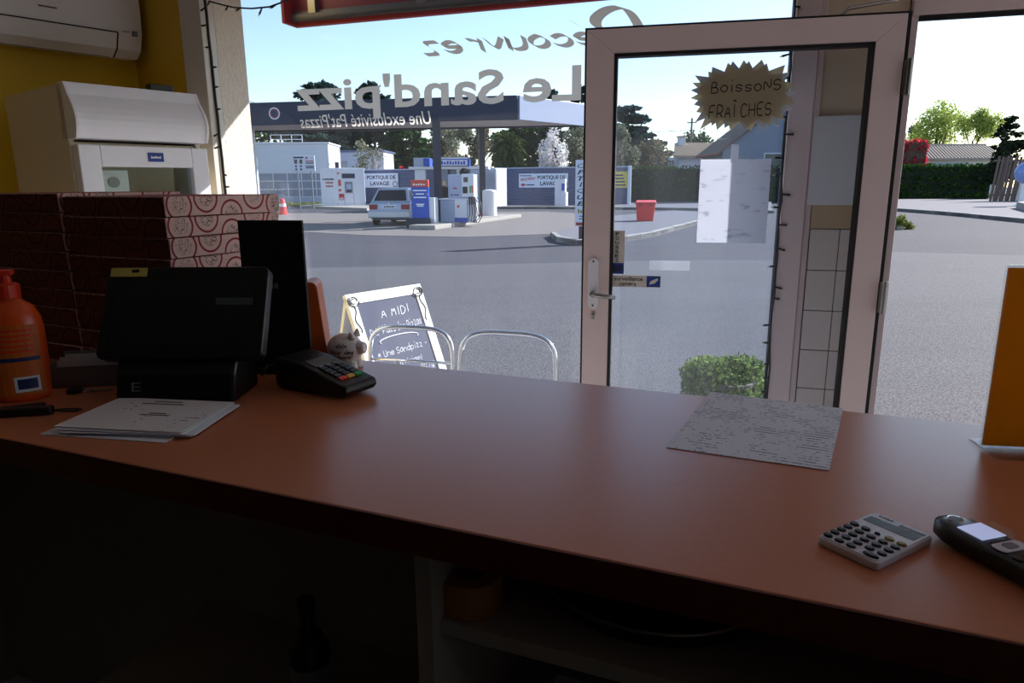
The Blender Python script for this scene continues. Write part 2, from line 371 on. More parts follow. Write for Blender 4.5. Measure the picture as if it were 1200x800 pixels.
# printed sheet: rows of pale handwriting
def print_mat(name, paper, ink, rows=60.0, thr=.52, axis='Y'):
    m, n, l, b = node_mat(name, .8)
    t = n.new('ShaderNodeTexCoord'); sp = n.new('ShaderNodeSeparateXYZ'); l.new(t.outputs['Object'], sp.inputs[0])
    w = n.new('ShaderNodeMath'); w.operation = 'MULTIPLY'; w.inputs[1].default_value = rows; l.new(sp.outputs[axis], w.inputs[0])
    s = n.new('ShaderNodeMath'); s.operation = 'SINE'; w2 = n.new('ShaderNodeMath'); w2.operation = 'MULTIPLY'; w2.inputs[1].default_value = 2 * PI
    l.new(w.outputs[0], w2.inputs[0]); l.new(w2.outputs[0], s.inputs[0])
    g = n.new('ShaderNodeMath'); g.operation = 'GREATER_THAN'; g.inputs[1].default_value = .35; l.new(s.outputs[0], g.inputs[0])
    z = noise_node(n, l, t.outputs['Object'], 190, 3); z2 = noise_node(n, l, t.outputs['Object'], 18, 2)
    a = n.new('ShaderNodeMath'); a.operation = 'ADD'; l.new(z.outputs['Fac'], a.inputs[0]); l.new(z2.outputs['Fac'], a.inputs[1])
    g2 = n.new('ShaderNodeMath'); g2.operation = 'GREATER_THAN'; g2.inputs[1].default_value = thr * 2; l.new(a.outputs[0], g2.inputs[0])
    mu = n.new('ShaderNodeMath'); mu.operation = 'MULTIPLY'; l.new(g.outputs[0], mu.inputs[0]); l.new(g2.outputs[0], mu.inputs[1])
    mx = n.new('ShaderNodeMixRGB'); mx.inputs[1].default_value = lin(paper) + (1,); mx.inputs[2].default_value = lin(ink) + (1,)
    l.new(mu.outputs[0], mx.inputs[0]); l.new(mx.outputs[0], b.inputs['Base Color']); return m
print_mat('paper_written', '#E6E6EE', '#9494A4', rows=95, thr=.52)
print_mat('paper_faint', '#E2E0E6', '#B0AEB8', rows=42, thr=.55, axis='Z')
print_mat('paper_form', '#E4DEDC', '#8A8690', rows=70, thr=.60)
# thin door sheet lets daylight through
def thin_paper(name):
    m = bpy.data.materials.new(name); m.use_nodes = True; n, l = m.node_tree.nodes, m.node_tree.links
    out = n['Material Output']; b = n['Principled BSDF']; src = MATS['paper_faint']
    t = n.new('ShaderNodeTexCoord'); mp_ = n.new('ShaderNodeMapping'); mp_.inputs['Scale'].default_value = (14, 14, 42); l.new(t.outputs['Object'], mp_.inputs[0])
    z = noise_node(n, l, mp_.outputs[0], 1.6, 3)
    r = n.new('ShaderNodeValToRGB'); r.color_ramp.elements[0].position = .60; r.color_ramp.elements[1].position = .68
    r.color_ramp.elements[0].color = lin('#F4F2F6') + (1,); r.color_ramp.elements[1].color = lin('#D6D4DE') + (1,); l.new(z.outputs['Fac'], r.inputs[0])
    l.new(r.outputs[0], b.inputs['Base Color']); b.inputs['Roughness'].default_value = .8
    tl = n.new('ShaderNodeBsdfTranslucent'); l.new(r.outputs[0], tl.inputs[0])
    mx = n.new('ShaderNodeMixShader'); mx.inputs[0].default_value = .62; l.new(b.outputs[0], mx.inputs[1]); l.new(tl.outputs[0], mx.inputs[2]); l.new(mx.outputs[0], out.inputs[0])
    MATS[name] = m
thin_paper('paper_thin')
# pizza box print: red rings on pale card, dark doodle inside some of the rings
m, n, l, b = node_mat('pizza_print', .75)
t = n.new('ShaderNodeTexCoord'); sp = n.new('ShaderNodeSeparateXYZ'); l.new(t.outputs['Object'], sp.inputs[0])
sm = n.new('ShaderNodeMath'); sm.operation = 'ADD'; l.new(sp.outputs['X'], sm.inputs[0]); l.new(sp.outputs['Y'], sm.inputs[1])
def mth(op, a, bv=None, c=None):
    k = n.new('ShaderNodeMath'); k.operation = op
    for i, q in enumerate((a, bv, c)):
        if q is None: continue
        if isinstance(q, (int, float)): k.inputs[i].default_value = q
        else: l.new(q, k.inputs[i])
    return k.outputs[0]
u = mth('SUBTRACT', mth('FRACT', mth('MULTIPLY', sm.outputs[0], 16)), .5)
row = mth('SINE', mth('MULTIPLY', mth('FLOOR', mth('MULTIPLY', sm.outputs[0], 16)), 2.4))
vz = mth('SUBTRACT', mth('MULTIPLY', sp.outputs['Z'], 16), mth('MULTIPLY_ADD', row, .32, .32))
d2 = mth('SQRT', mth('ADD', mth('MULTIPLY', u, u), mth('MULTIPLY', vz, vz)))
ring = mth('MULTIPLY', mth('GREATER_THAN', d2, .40), mth('LESS_THAN', d2, .47))
zz = noise_node(n, l, t.outputs['Object'], 150, 2)
dood = mth('MULTIPLY', mth('LESS_THAN', d2, .27), mth('LESS_THAN', mth('ABSOLUTE', mth('SUBTRACT', zz.outputs['Fac'], .5)), .025))
mx1 = n.new('ShaderNodeMixRGB'); mx1.inputs[1].default_value = lin('#D9B4AC') + (1,); mx1.inputs[2].default_value = lin('#8E1C28') + (1,); l.new(ring, mx1.inputs[0])
mx2 = n.new('ShaderNodeMixRGB'); mx2.inputs[2].default_value = lin('#2A1418') + (1,); l.new(mx1.outputs[0], mx2.inputs[1]); l.new(dood, mx2.inputs[0])
l.new(mx2.outputs[0], b.inputs['Base Color'])
MATS['pizza_print_shaded'] = MATS['pizza_print'].copy(); MATS['pizza_print_shaded'].name = 'pizza_print_shaded'  # darker maroon copy: shade painted into the camera-facing box fronts
for nd in MATS['pizza_print_shaded'].node_tree.nodes:
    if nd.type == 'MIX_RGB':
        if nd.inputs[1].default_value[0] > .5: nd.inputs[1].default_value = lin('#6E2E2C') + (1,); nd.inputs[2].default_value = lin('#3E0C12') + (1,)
mat('box_top_red', '#8E3038', .75, var=.25, scale=14)

# ------------------------------------------------------------------ the shop shell
YAW = R(-15.5)
UW = Vector((math.cos(YAW), math.sin(YAW), 0)); NW = Vector((-math.sin(YAW), math.cos(YAW), 0))
HDOOR = 0.513
DA, DB = gp(688, 35, EYE + HDOOR), gp(1065, 15, EYE + HDOOR)          # top corners of the open door leaf
WO = Vector((DB.x, DB.y, 0)); WO += NW * (2.69 - NW.dot(WO))            # origin of the front wall: inner face, by the hinge
def wpx(x, y, off=0.0):
    q = ray(x, y); e = Vector((0, 0, EYE)); t = (NW.dot(WO) + off - NW.dot(e)) / NW.dot(q); p = e + q * t
    return UW.dot(p - WO), p.z
def front(name, mb, m, kind='structure', bevel=0, parent=None, smooth=False):
    o = mb.build(name, m, parent, smooth, bevel)
    if not parent: o.location = WO; o.rotation_euler = (0, 0, YAW)
    if kind and not parent: o['kind'] = kind
    return o
CEIL = 2.62
sL = wpx(222, 90)[0]; sG = wpx(246, 90)[0]; sR0 = wpx(913, 265)[0]; sR1 = wpx(948, 265)[0]; sD = wpx(1066, 30)[0]
zDoorTop = wpx(1068, 21)[1]; zWinTop = 2.40
C0 = atY(158, 60, 3.62); C0.z = 0
W0 = WO + UW * sL
PEND = WO + UW * 3.0
floor_poly = [(-4.5, -2.4), (3.6, -2.4), (PEND.x, PEND.y), (W0.x, W0.y), (C0.x, C0.y), (-4.5, .25)]
_ca, _cb = gp(0, 513, EYE - .363), gp(1200, 755, EYE - .363); _cd = (_cb - _ca).normalized()
def _cut(x): t = (x - _ca.x) / _cd.x; return (x, _ca.y + _cd.y * t + .3)
o = MB().prism([_cut(-4.5), _cut(3.75), (PEND.x, PEND.y), (W0.x, W0.y), (C0.x, C0.y), (-4.5, 2.8)], -.02, 0).build('floor', 'floor_tile'); o['kind'] = 'structure'
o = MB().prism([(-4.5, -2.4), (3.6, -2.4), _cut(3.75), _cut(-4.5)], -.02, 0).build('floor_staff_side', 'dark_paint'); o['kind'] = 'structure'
o = MB().prism(floor_poly, CEIL, CEIL + .2).build('ceiling', 'ceiling_paint'); o['kind'] = 'structure'
def wall(name, a, b_, m, th=.2, z1=CEIL):
    a, b_ = Vector(a[:2]), Vector(b_[:2]); d = (b_ - a).normalized(); nn = Vector((-d.y, d.x)) * th
    o = MB().prism([tuple(a), tuple(b_), tuple(b_ + nn), tuple(a + nn)], 0, z1).build(name, m); o['kind'] = 'structure'; return o
wall('wall_left', (-4.5, .25), C0, 'yellow_paint'); wall('wall_left_front', C0, W0, 'yellow_paint', .05)
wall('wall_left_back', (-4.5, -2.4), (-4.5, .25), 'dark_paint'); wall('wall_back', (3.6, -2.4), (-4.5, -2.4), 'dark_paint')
WR0, WR1 = Vector((PEND.x, PEND.y)), Vector((3.6, -2.4)); wrd = (WR1 - WR0).normalized()
wall('wall_right', WR0, WR0 + wrd * .06, 'dull_white_paint'); wall('wall_right_back', WR0 + wrd * 2.9, WR1, 'dull_white_paint')
_a = WR0 + wrd * .06; _b = WR0 + wrd * 2.9; _n = Vector((-wrd.y, wrd.x)) * .2
for _nm, _z0, _z1 in (('wall_right_sill', 0, .08), ('wall_right_lintel', 2.52, CEIL)):
    o = MB().prism([tuple(_a), tuple(_b), tuple(_b + _n), tuple(_a + _n)], _z0, _z1).build(_nm, 'dull_white_paint'); o['kind'] = 'structure'
o = MB().prism([tuple(_a + _n * .4), tuple(_b + _n * .4), tuple(_b + _n * .43), tuple(_a + _n * .43)], .08, 2.52).build('window_unseen', 'window_glass'); o['kind'] = 'structure'  # unseen side window, inferred from light on the right, widened to brighten the room
front('wall_front_pillar', MB().box(sL - .03, sG, .065, .26, 0, CEIL), 'plaster')
front('wall_front_lintel', MB().box(sL, sR1, .0, .35, zWinTop, CEIL), 'beige_wall')
front('wall_front_sill', MB().box(sG, sR0, .0, .2, 0, .10), 'plaster')
front('wall_front_door_lintel', MB().box(sD, sD + 1.06, .0, .3, zDoorTop + .06, CEIL), 'beige_wall')
front('wall_front_right', MB().box(sD + 1.06, 3.02, .0, .3, 0, CEIL), 'dull_white_paint')
# pier between window and doorway, tiled up to chest height
pier = front('wall_front_pier', MB().box(sR1, sD - .005, .0, .165, 0, CEIL), 'beige_wall')
zt0 = wpx(975, 268)[1]; zt1 = wpx(975, 240)[1]
tw, thh = .098, .146
front('joint_bed', MB().box(sR1 + .003, sD - .02, -.006, 0, 0, zt0), 'joint_dark', parent=pier)
tile_me = None
for i in range(3):
    for j in range(9):
        x0 = sR1 + .003 + i * tw; z1 = zt0 - j * thh; z0 = z1 - thh
        w_ = tw if i < 2 else max(.02, sD - .02 - x0)
        if z0 < 0: continue
        t_ = MB().box(x0 + .0015, x0 + w_ - .0015, -.012, -.004, z0 + .0015, z1 - .0015).build('tile', 'tile_white', pier, bevel=.001, seg=1)
front('band', MB().box(sR1 + .003, sD - .02, -.014, 0, zt0 + .002, zt1 + .04), 'band_beige', parent=pier)
sheet0 = wpx(945, 240); sheet1 = wpx(1008, 141)
ps = MB().box(sheet0[0], sheet0[0] + .205, -.017, -.0155, sheet0[1], sheet0[1] + .297).build('wall_sheet', 'paper_white')
ps.location = WO; ps.rotation_euler = (0, 0, YAW)
tag(ps, 'blank white sheet of paper taped on the tiled pier', 'paper')

# window: frame, pane and vinyl lettering that faces the street
win = thing('window_1', 'large fixed shop window with taupe lettering read from the street', None, WO, YAW, kind='structure')
fr = MB().box(sL, sG, -.025, .065, .08, zWinTop); fr.box(sG - .012, sG + .008, .01, .05, .08, zWinTop)
fr.build('window_frame', 'alu_frame_grey', win, bevel=.003)
fr = MB().box(sR0, sR1 - .022, -.03, .07, 0, CEIL); fr.box(sR1 - .02, sR1, -.016, .07, 0, CEIL)
fr.build('window_post', 'alu_frame', win, bevel=.003)
MB().box(sR0 - .006, sR0, .0, .06, .1, zWinTop).build('gasket', 'gasket', win)
MB().box(sG, sR0, -.02, .07, zWinTop - .05, zWinTop).build('window_head', 'alu_frame_grey', win, bevel=.003)
MB().box(sG, sR0, -.02, .07, .08, .14).build('window_sill', 'alu_frame_grey', win, bevel=.003)
MB().box(sG, sR0, .045, .053, .12, zWinTop - .03).build('pane', 'window_glass', win)
def wrect(xa, ya, xb, yb, off=.055):
    "rectangle for street-facing lettering: (xa,ya) bottom of the first letter, (xb,yb) top of the last letter"
    s0, z0 = wpx(xa, ya, off); s1, z1 = wpx(xb, yb, off); return (s0, off, z0), (s1 - s0, 0, 0), (0, 0, z1 - z0)
s0, z0 = wpx(681, 112, .056); s1, z1 = wpx(348, 127, .056); _, zc_ = wpx(681, 74, .056); _, zd = wpx(373, 141, .056)
o = type_text('lettering', "Le Sand'pizz", 'vinyl_taupe', win, (s0, .0545, zd), (s1 - s0, 0, 0), (0, 0, zc_ - zd), bold=.022)
o['label'] = "bold taupe vinyl words Le Sand'pizz"
s0, z0 = wpx(505, 143, .056); s1, _ = wpx(352, 146, .056); _, zt_ = wpx(505, 131, .056)
o = type_text('lettering', "Une exclusivité Pat'Pizzas", 'vinyl_taupe', win, (s0, .0545, z0 - .008), (s1 - s0, 0, 0), (0, 0, zt_ - z0 + .014), bold=.004, shear=.22)
o['label'] = 'small slanted taupe vinyl line'
s0, z0 = wpx(762, 60, .056); s1, zl = wpx(496, 68, .056); _, zt_ = wpx(750, 4, .056)
s05 = wpx(700, 60, .056)[0]
o = hand_text('lettering', 'D', 'vinyl_taupe', win, (s0, .0545, zl + .02), (wpx(690, 60, .056)[0] - s0, 0, 0), (0, 0, zt_ - zl - .02), slant=.28, nib=(.62, .44), k=3)
o = hand_text('lettering', 'écouvrez', 'vinyl_taupe', win, (s05, .0545, zl + .004), (s1 - s05, 0, 0), (0, 0, wpx(680, 22, .056)[1] - zl), slant=.28, nib=(.72, .62), k=3, adv=5.35)
o['label'] = 'taupe script vinyl lettering'

# doorway trim: frame around the opening the leaf belongs to
tr = MB().box(sD - .0, sD + 1.06, -.03, .07, zDoorTop, zDoorTop + .06); tr.box(sD + 1.0, sD + 1.06, -.03, .07, 0, zDoorTop)
front('trim_1', tr, 'alu_frame', bevel=.003)
front('trim_2', MB().box(sD - .004, sD + .018, -.028, .06, 0, zDoorTop), 'alu_frame', bevel=.002)
front('trim_3', MB().box(sD + .02, sD + 1.0, -.03, -.015, zDoorTop - .016, zDoorTop - .001), 'gasket')
front('door_sill', MB().box(sD, sD + 1.06, -.02, .3, -.05, .012), 'steel')

# ------------------------------------------------------------------ the open glazed door
dv = Vector((DB.x - DA.x, DB.y - DA.y)); DW = dv.length; DYAW = math.atan2(dv.y, dv.x); DT = EYE + HDOOR
door = thing('door_1', 'glazed aluminium shop door folded back against the window', None, (DA.x, DA.y, 0), DYAW, kind='structure')
UD = Vector((math.cos(DYAW), math.sin(DYAW), 0)); ND = Vector((-math.sin(DYAW), math.cos(DYAW), 0)); DO = Vector((DA.x, DA.y, 0))
def dpx(x, y, off=0.0):
    q = ray(x, y); e = Vector((0, 0, EYE)); t = (ND.dot(DO) + off - ND.dot(e)) / ND.dot(q); p = e + q * t
    return UD.dot(p - DO), p.z
gl = dpx(717, 200)[0]; gr = dpx(1011, 200)[0]; gt = dpx(870, 56)[1]; gb = .16
# mitred frame, one mesh per rail
O4 = [(0, .02), (DW, .02), (DW, DT), (0, DT)]; I4 = [(gl, gb), (gr, gb), (gr, gt), (gl, gt)]
for nm, i in (('bottom_rail', 0), ('hinge_stile', 1), ('top_rail', 2), ('lock_stile', 3)):
    j = (i + 1) % 4; e = .0006
    P = [O4[i], O4[j], I4[j], I4[i]]
    mb = MB(); mb.prism(P, .0, .05, 'y'); mb.build(nm, 'alu_frame', door, bevel=.0015, seg=1)
ga = MB(); g_ = .011
for a, b_, c, d in ((gl, gl + g_, gb, gt), (gr - g_, gr, gb, gt), (gl, gr, gt - g_, gt), (gl, gr, gb, gb + g_)): ga.box(a, b_, -.001, .04, c, d)
ga.build('gasket', 'gasket', door)
se = MB(); se.box(-.007, 0, .006, .05, .02, DT + .007); se.box(0, DW, .006, .05, DT, DT + .007); se.box(DW, DW + .012, .004, .05, .02, DT + .007)
se.build('edge_seal', 'gasket', door)
MB().box(gl + .004, gr - .004, .021, .027, gb + .004, gt - .004).build('pane', 'door_glass', door)
for z in (DT - .19, 1.10, .25):
    h = MB().box(DW + .002, DW + .026, -.012, .02, z - .05, z + .05); h.tube([(DW + .016, -.014, z - .055), (DW + .016, -.014, z + .055)], .011, 10)
    h.build('hinge', 'steel', door, bevel=.001)
hx, hz = dpx(697, 345); hx = dpx(695, 345)[0]; ptop = dpx(695, 302)[1]; pbot = dpx(695, 361)[1]
hp = MB(); hp.prism(rrect(hx - .019, hx + .019, pbot, ptop, .018, 6), -.009, 0, 'y'); hp = hp.build('handle_plate', 'silver_plastic', door, bevel=.002)
kn = MB(); kn.tube([(hx, -.009, hz + .006), (hx, -.05, hz + .006)], .009, 10); kn.tube([(hx, -.045, hz + .006), (hx + .02, -.05, hz + .005), (hx + .085, -.05, hz - .002)], [.009, .009, .007], 10)
kn.build('lever', 'steel', hp, smooth=True)
for z in (ptop - .012, pbot + .012): MB().tube([(hx, -.012, z), (hx, -.008, z)], .0035, 8).build('screw', 'gasket', hp)
zk = dpx(697, 367)[1]
k_ = MB(); k_.tube([(hx + .002, -.006, zk), (hx + .002, .0, zk)], .0085, 12); k_.box(hx - .003, hx + .007, -.006, 0, zk - .022, zk); k_.build('lock_cylinder', 'steel', door)
MB().box(hx - .0005, hx + .0045, -.007, -.0055, zk - .003, zk + .003).build('key_slot', 'gasket', door)
# door closer arm over the leaf
a0 = dpx(985, 15.5); a1 = dpx(998, 9); a2 = dpx(1060, 1)
cl = MB(); cl.tube([(a0[0], .03, DT + .004), (a1[0], .035, DT + .03), (a2[0], .07, DT + .055)], .006, 8); cl.box(a0[0] - .02, a0[0] + .02, .015, .045, DT, DT + .008)
cl.build('closer_arm', 'steel', door, bevel=.001)
# stickers on the pane
def dsticker(name, xa, ya, xb, yb, m, label, off=.0195):
    u0, z1 = dpx(xa, ya, .02); u1, z0 = dpx(xb, yb, .02)
    o = MB().box(u0, u1, off, off + .001, z0, z1).build(name, m, door); o['label'] = label; return o, u0, u1, z0, z1
st, u0, u1, z0, z1 = dsticker('push_sticker', 715, 270, 731, 321, 'sticker_grey', 'narrow grey sticker with the word POUSSEZ')
zb = dpx(722, 308, .02)[1]
MB().box(u0 + .001, u1 - .001, .019, .0196, z0 + .001, zb).build('blue_field', 'blue_sticker', st)
hh = (z1 - zb) / 7.4
for i, ch in enumerate('POUSSEZ'):
    zz_ = z1 - (i + 1) * hh - .002; type_text('letter', ch, 'ink_black', st, (u0 + (u1 - u0) * .38, .0188, zz_), ((u1 - u0) * .24, 0, 0), (0, 0, hh * .72), bold=.02)
MB().prism([(u0 + .006, z0 + .006), (u1 - .006, z0 + .012), (u1 - .008, zb - .006), (u0 + .012, zb - .01)], .0186, .019, 'y').build('hand_symbol', 'navy_ink', st)
st, u0, u1, z0, z1 = dsticker('camera_sticker', 716, 322, 774, 337, 'sticker_grey', 'grey sticker reading surveillance caméra with blue camera symbol')
uq = u0 + (u1 - u0) * .72
MB().box(uq, u1 - .002, .019, .0196, z0 + .002, z1 - .002).build('blue_field', 'blue_sticker', st)
type_text('lettering', 'surveillance', 'ink_black', st, (u0 + .012, .0188, z0 + (z1 - z0) * .54), ((uq - u0) * .8, 0, 0), (0, 0, (z1 - z0) * .34), bold=.012)
type_text('lettering', 'caméra', 'ink_black', st, (u0 + .03, .0188, z0 + (z1 - z0) * .12), ((uq - u0) * .48, 0, 0), (0, 0, (z1 - z0) * .33), bold=.012)
cz = (z0 + z1) / 2; cu_ = (uq + u1) / 2
MB().prism([(cu_ - .016, cz - .012), (cu_ + .004, cz - .006), (cu_ + .016, cz + .006), (cu_ + .013, cz + .013), (cu_ - .012, cz + .001)], .0186, .019, 'y').build('camera_symbol', 'sticker_grey', st)
# star-shaped card, inside face, and its twin on the street side of the pane
tips = [(680, 335), (772, 294), (847, 281), (931, 279), (1041, 303), (1086, 395), (1089, 476), (1037, 566), (972, 592), (880, 613), (783, 612), (720, 611), (640, 608), (622, 525), (597, 460), (605, 388)]
tips = [(660 + x * .25, y * .25) for x, y in tips]; cx_, cy_ = 871, 111
def burst(name, off, m, label, grow=1.0, rot=0.0):
    P = []
    for i, t_ in enumerate(tips):
        t2 = tips[(i + 1) % len(tips)]; mid = ((t_[0] + t2[0]) / 2, (t_[1] + t2[1]) / 2)
        P += [t_, (cx_ + (mid[0] - cx_) * .80, cy_ + (mid[1] - cy_) * .72)]
    Q = []
    for x, y in P:
        dx, dy = (x - cx_) * grow, (y - cy_) * grow
        Q.append(dpx(cx_ + dx * math.cos(rot) - dy * math.sin(rot), cy_ + dx * math.sin(rot) + dy * math.cos(rot), .02))
    o = MB().prism(Q, off, off + .0012, 'y').build(name, m); o.location = DO; o.rotation_euler = (0, 0, DYAW); return tag(o, label, 'sign')
bs = burst('star_card', .0192, 'burst_khaki', 'khaki star-shaped card handwritten Boissons Fraîches stuck on the door pane')
def drow(s, xa, yb, xb, yt, w):
    u0, z0 = dpx(xa, yb, .019); u1, z1 = dpx(xb, yt, .019); zb2 = dpx(xb, yb - 4, .019)[1]
    o = hand_text('lettering', s, 'ink_black', bs, (u0, .0189, z0), (u1 - u0, 0, zb2 - z0 - (z1 - z1)), (0, 0, z1 - z0 - (zb2 - z0)), w=w, jitter=.15)
drow('BoissoNS', 833, 110, 916, 90, .3); drow('FRAÎCHES', 830, 140, 905, 114, .3)
burst('star_card', .0275, 'paper_white', 'white star-shaped card on the street side of the door pane, behind the khaki one', 1.0, R(9))
# sheet hung on the street side of the pane
u0, z1 = dpx(821, 187, .03); u1, z0 = dpx(897, 285, .03)
mb = MB(); nseg = 8
front_v = []
for i in range(nseg + 1):
    uu = u0 + (u1 - u0) * i / nseg; yy = .0295 + .004 * math.sin(i / nseg * PI)
    front_v.append((uu, yy))
vs = [(u, y, z) for u, y in front_v for z in (z0, z1)] + [(u, y + .0008, z) for u, y in front_v for z in (z0, z1)]
k = 2 * (nseg + 1); fs = []
for i in range(nseg): fs += [(2 * i, 2 * i + 2, 2 * i + 3, 2 * i + 1), (k + 2 * i, k + 2 * i + 1, k + 2 * i + 3, k + 2 * i + 2)]
mb.add(vs, fs); o = mb.build('door_sheet', 'paper_thin'); o.location = DO; o.rotation_euler = (0, 0, DYAW)
tag(o, 'white handwritten sheet hanging on the street side of the door pane', 'paper')
u0, z1 = dpx(857, 169, .03); u1, z0 = dpx(865, 190, .03)
MB().box(u0, u1, .0285, .0293, z0, z1).build('tape_strip', 'paper_thin', o)
u0, z1 = dpx(761, 305, .03); u1, z0 = dpx(808, 317, .03)
glassmat('clear_tape', (.9, .9, .92), haze=.16)
o2 = MB().box(u0, u1, .0275, .0282, z0, z1).build('old_label', 'clear_tape', door)

# ------------------------------------------------------------------ fairy lights along the window edges
def fairy(name, pts, label, hang, seed, r=.0035):
    rn = random.Random(seed); t_ = thing(name, label, 'string lights', (0, 0, 0))
    mb = MB(); mb.tube(pts, r, 6); mb.build('cable', 'cable_black', t_)
    bl = MB(); le = MB()
    for a, b_ in zip(pts, pts[1:]):
        a, b_ = Vector(a), Vector(b_); L = (b_ - a).length; k = max(1, int(L / .11))
        for i in range(k):
            p = a + (b_ - a) * ((i + rn.random() * .6 + .2) / k); d = UW * hang * rn.choice((-1, 1, -1)) + Vector((0, 0, rn.uniform(-.5, .1))) - NW * rn.uniform(0, .3)
            d.normalize(); q = p + d * rn.uniform(.018, .03); bl.tube([p, q], [.003, .0045], 5); le.tube([q, q + d * .01], [.003, .001], 5)
    bl.build('bulb_sockets', 'cable_black', t_)['kind'] = 'stuff'; le.build('bulbs', 'led_clear', t_)['kind'] = 'stuff'; return t_
def wp(x, y, off):
    s, z = wpx(x, y, off); p = WO + UW * s + NW * off; return (p.x, p.y, z)
fairy('fairy_lights', [wp(237 + (y + 30) * .108 + random.uniform(-.5, .5), y, -.033) for y in range(-30, 330, 24)], 'black fairy light cable running down beside the plaster pillar', .9, 1, .006)
fairy('fairy_lights', [wp(931 - y * .0686 + random.uniform(-1.5, 1.5), y, -.034) for y in range(-30, 520, 22)], 'black fairy light cable hanging along the window post beside the tiled pier', 1.0, 2)
fairy('fairy_lights', [wp(x, y, .03) for x, y in ((240, 0), (258, 5), (275, 9), (295, 10), (316, 8), (335, 1), (352, -12))], 'loose end of fairy light cable strung across the top of the window', .2, 3)

# ------------------------------------------------------------------ street
o = MB().prism([(-140, -60), (140, -60), (140, 180), (-140, 180)], -.3, -.02).build('road', 'asphalt_old'); o['kind'] = 'structure'
o = MB().prism([tuple(gp(x, y).xy) for x, y in ((-400, 330), (200, 316), (560, 309), (785, 304), (905, 304), (1045, 294), (1300, 301), (1700, 330))] + [(30, 2.9), (-30, 2.9)], -.02, -.016).build('near_road', 'asphalt'); o['kind'] = 'structure'
def slab(name, px, m, z=.0, h=.12, extra=()):
    P = [tuple(gp(x, y, 0).xy) for x, y in px] + list(extra)
    o = MB().prism(P, -.02, h).build(name, m, bevel=.02); o['kind'] = 'structure'; return o
# forecourt concrete, islands and far kerbs
fc = [gp(300, 268), gp(430, 275), gp(545, 277), gp(690, 272), gp(700, 251)]
o = MB().prism([(p.x, p.y) for p in fc] + [(2, 40), (-22, 40)], -.02, -.012).build('forecourt', 'concrete'); o['kind'] = 'structure'
def kerb(name, pts, w=.16, h=.12, step=1.0, label=None):
    "a run of kerb stones laid end to end, each stone a part"
    root = thing(name, label, None, (0, 0, 0), kind='structure'); d = 0
    P = [Vector((p[0], p[1], 0)) for p in pts]
    for a, b_ in zip(P, P[1:]):
        L = (b_ - a).length; k = max(1, round(L / step)); u = (b_ - a).normalized(); nn = Vector((-u.y, u.x, 0)) * w
        for i in range(k):
            p = a + u * (L * i / k + .012); q = a + u * (L * (i + 1) / k - .012); hh_ = h + random.uniform(-.008, .008)
            MB().prism([tuple(p.xy), tuple(q.xy), tuple((q + nn).xy), tuple((p + nn).xy)], -.02, hh_).build('kerb_stone', 'kerb_stone', root, bevel=.015, seg=1)
    return root
# totem island and the island with the red bin are one traffic island seen on both sides of the door stile
isl = [(645, 277), (652, 283), (675, 287), (712, 286), (735, 282), (765, 277), (790, 270), (812, 264), (833, 258)]
ip = [gp(x, y).xy for x, y in isl]
o = MB().prism([tuple(p) for p in ip] + [tuple(gp(836, 252).xy), tuple(gp(790, 249).xy), tuple(gp(715, 256).xy), tuple(gp(680, 268).xy)], -.02, .115).build('traffic_island', 'pavement'); o['kind'] = 'structure'
kerb('island_kerb', ip, .16, .13, .9)
far = [gp(x, y).xy for x, y in ((560, 244.5), (640, 244.5), (700, 245), (760, 245.5), (830, 246.5), (905, 249.5))]
o = MB().prism([tuple(p) for p in far] + [(22, 60), (0, 62), (-8, 60)], -.02, .11).build('far_pavement', 'pavement'); o['kind'] = 'structure'
kerb('far_kerb', far, .18, .13, 1.6)
rk = [gp(x, y).xy for x, y in ((1010, 244.5), (1050, 247), (1090, 250), (1130, 253.5), (1165, 257), (1200, 260.5), (1240, 265))]
o = MB().prism([tuple(p) for p in rk] + [(46, 52), (30, 60), (22, 58)], -.02, .115).build('right_pavement', 'pavement'); o['kind'] = 'structure'
kerb('right_kerb', rk, .2, .14, 1.5)
o = MB().prism([tuple(gp(x, y).xy) for x, y in ((1190, 247), (1215, 254), (1260, 250), (1220, 242))], -.02, .45).build('raised_planter_edge', 'kerb_stone', bevel=.03); o['kind'] = 'structure'
o = MB().prism([tuple((WO + UW * a + NW * b_).xy) for a, b_ in ((-6, .3), (4, .3), (4, 1.9), (-6, 1.9))], -.03, -.012).build('shop_pavement', 'asphalt'); o['kind'] = 'structure'
g = gp(895, 283); 
# ------------------------------------------------------------------ red sign box over the window, street side
ZS = 2.30
p0, p1 = gp(344, 32, ZS), gp(698, 0, ZS); sv = (p1 - p0); sa = math.atan2(sv.y, sv.x); SLN = 3.4
sg = thing('sign_box', 'red sign box hung outside over the shop window', 'sign', (p0.x, p0.y, 0), sa)
b0 = MB().box(0, SLN, .0, .03, ZS, ZS + .6); b0.box(0, .02, -.10, .0, ZS, ZS + .6); b0.box(SLN - .02, SLN, -.10, 0, ZS, ZS + .6); b0.box(.02, SLN - .02, -.10, .0, ZS + .585, ZS + .6); b0.build('casing', 'sign_red', sg, bevel=.004)
b0 = MB(); b0.box(0.01, SLN - .02, -.045, -.002, ZS + .02, ZS + .032); b0.box(.01, SLN - .02, -.012, -.002, ZS + .02, ZS + .07); b0.box(.01, SLN - .02, -.045, -.037, ZS + .02, ZS + .05)
b0.build('rail', 'rail_grey', sg)
for x in np.arange(.12, SLN - .1, .62): 
    bb = MB().box(x, x + .045, -.04, .0, ZS + .05, ZS + .17); bb.box(x, x + .045, -.04, .0, ZS + .17, ZS + .18)
    bb.build('bracket', 'steel', sg, bevel=.002)
for x in np.arange(.28, SLN, .11): MB().box(x, x + .035, -.0125, -.011, ZS + .04, ZS + .05).build('slot', 'gasket', sg)
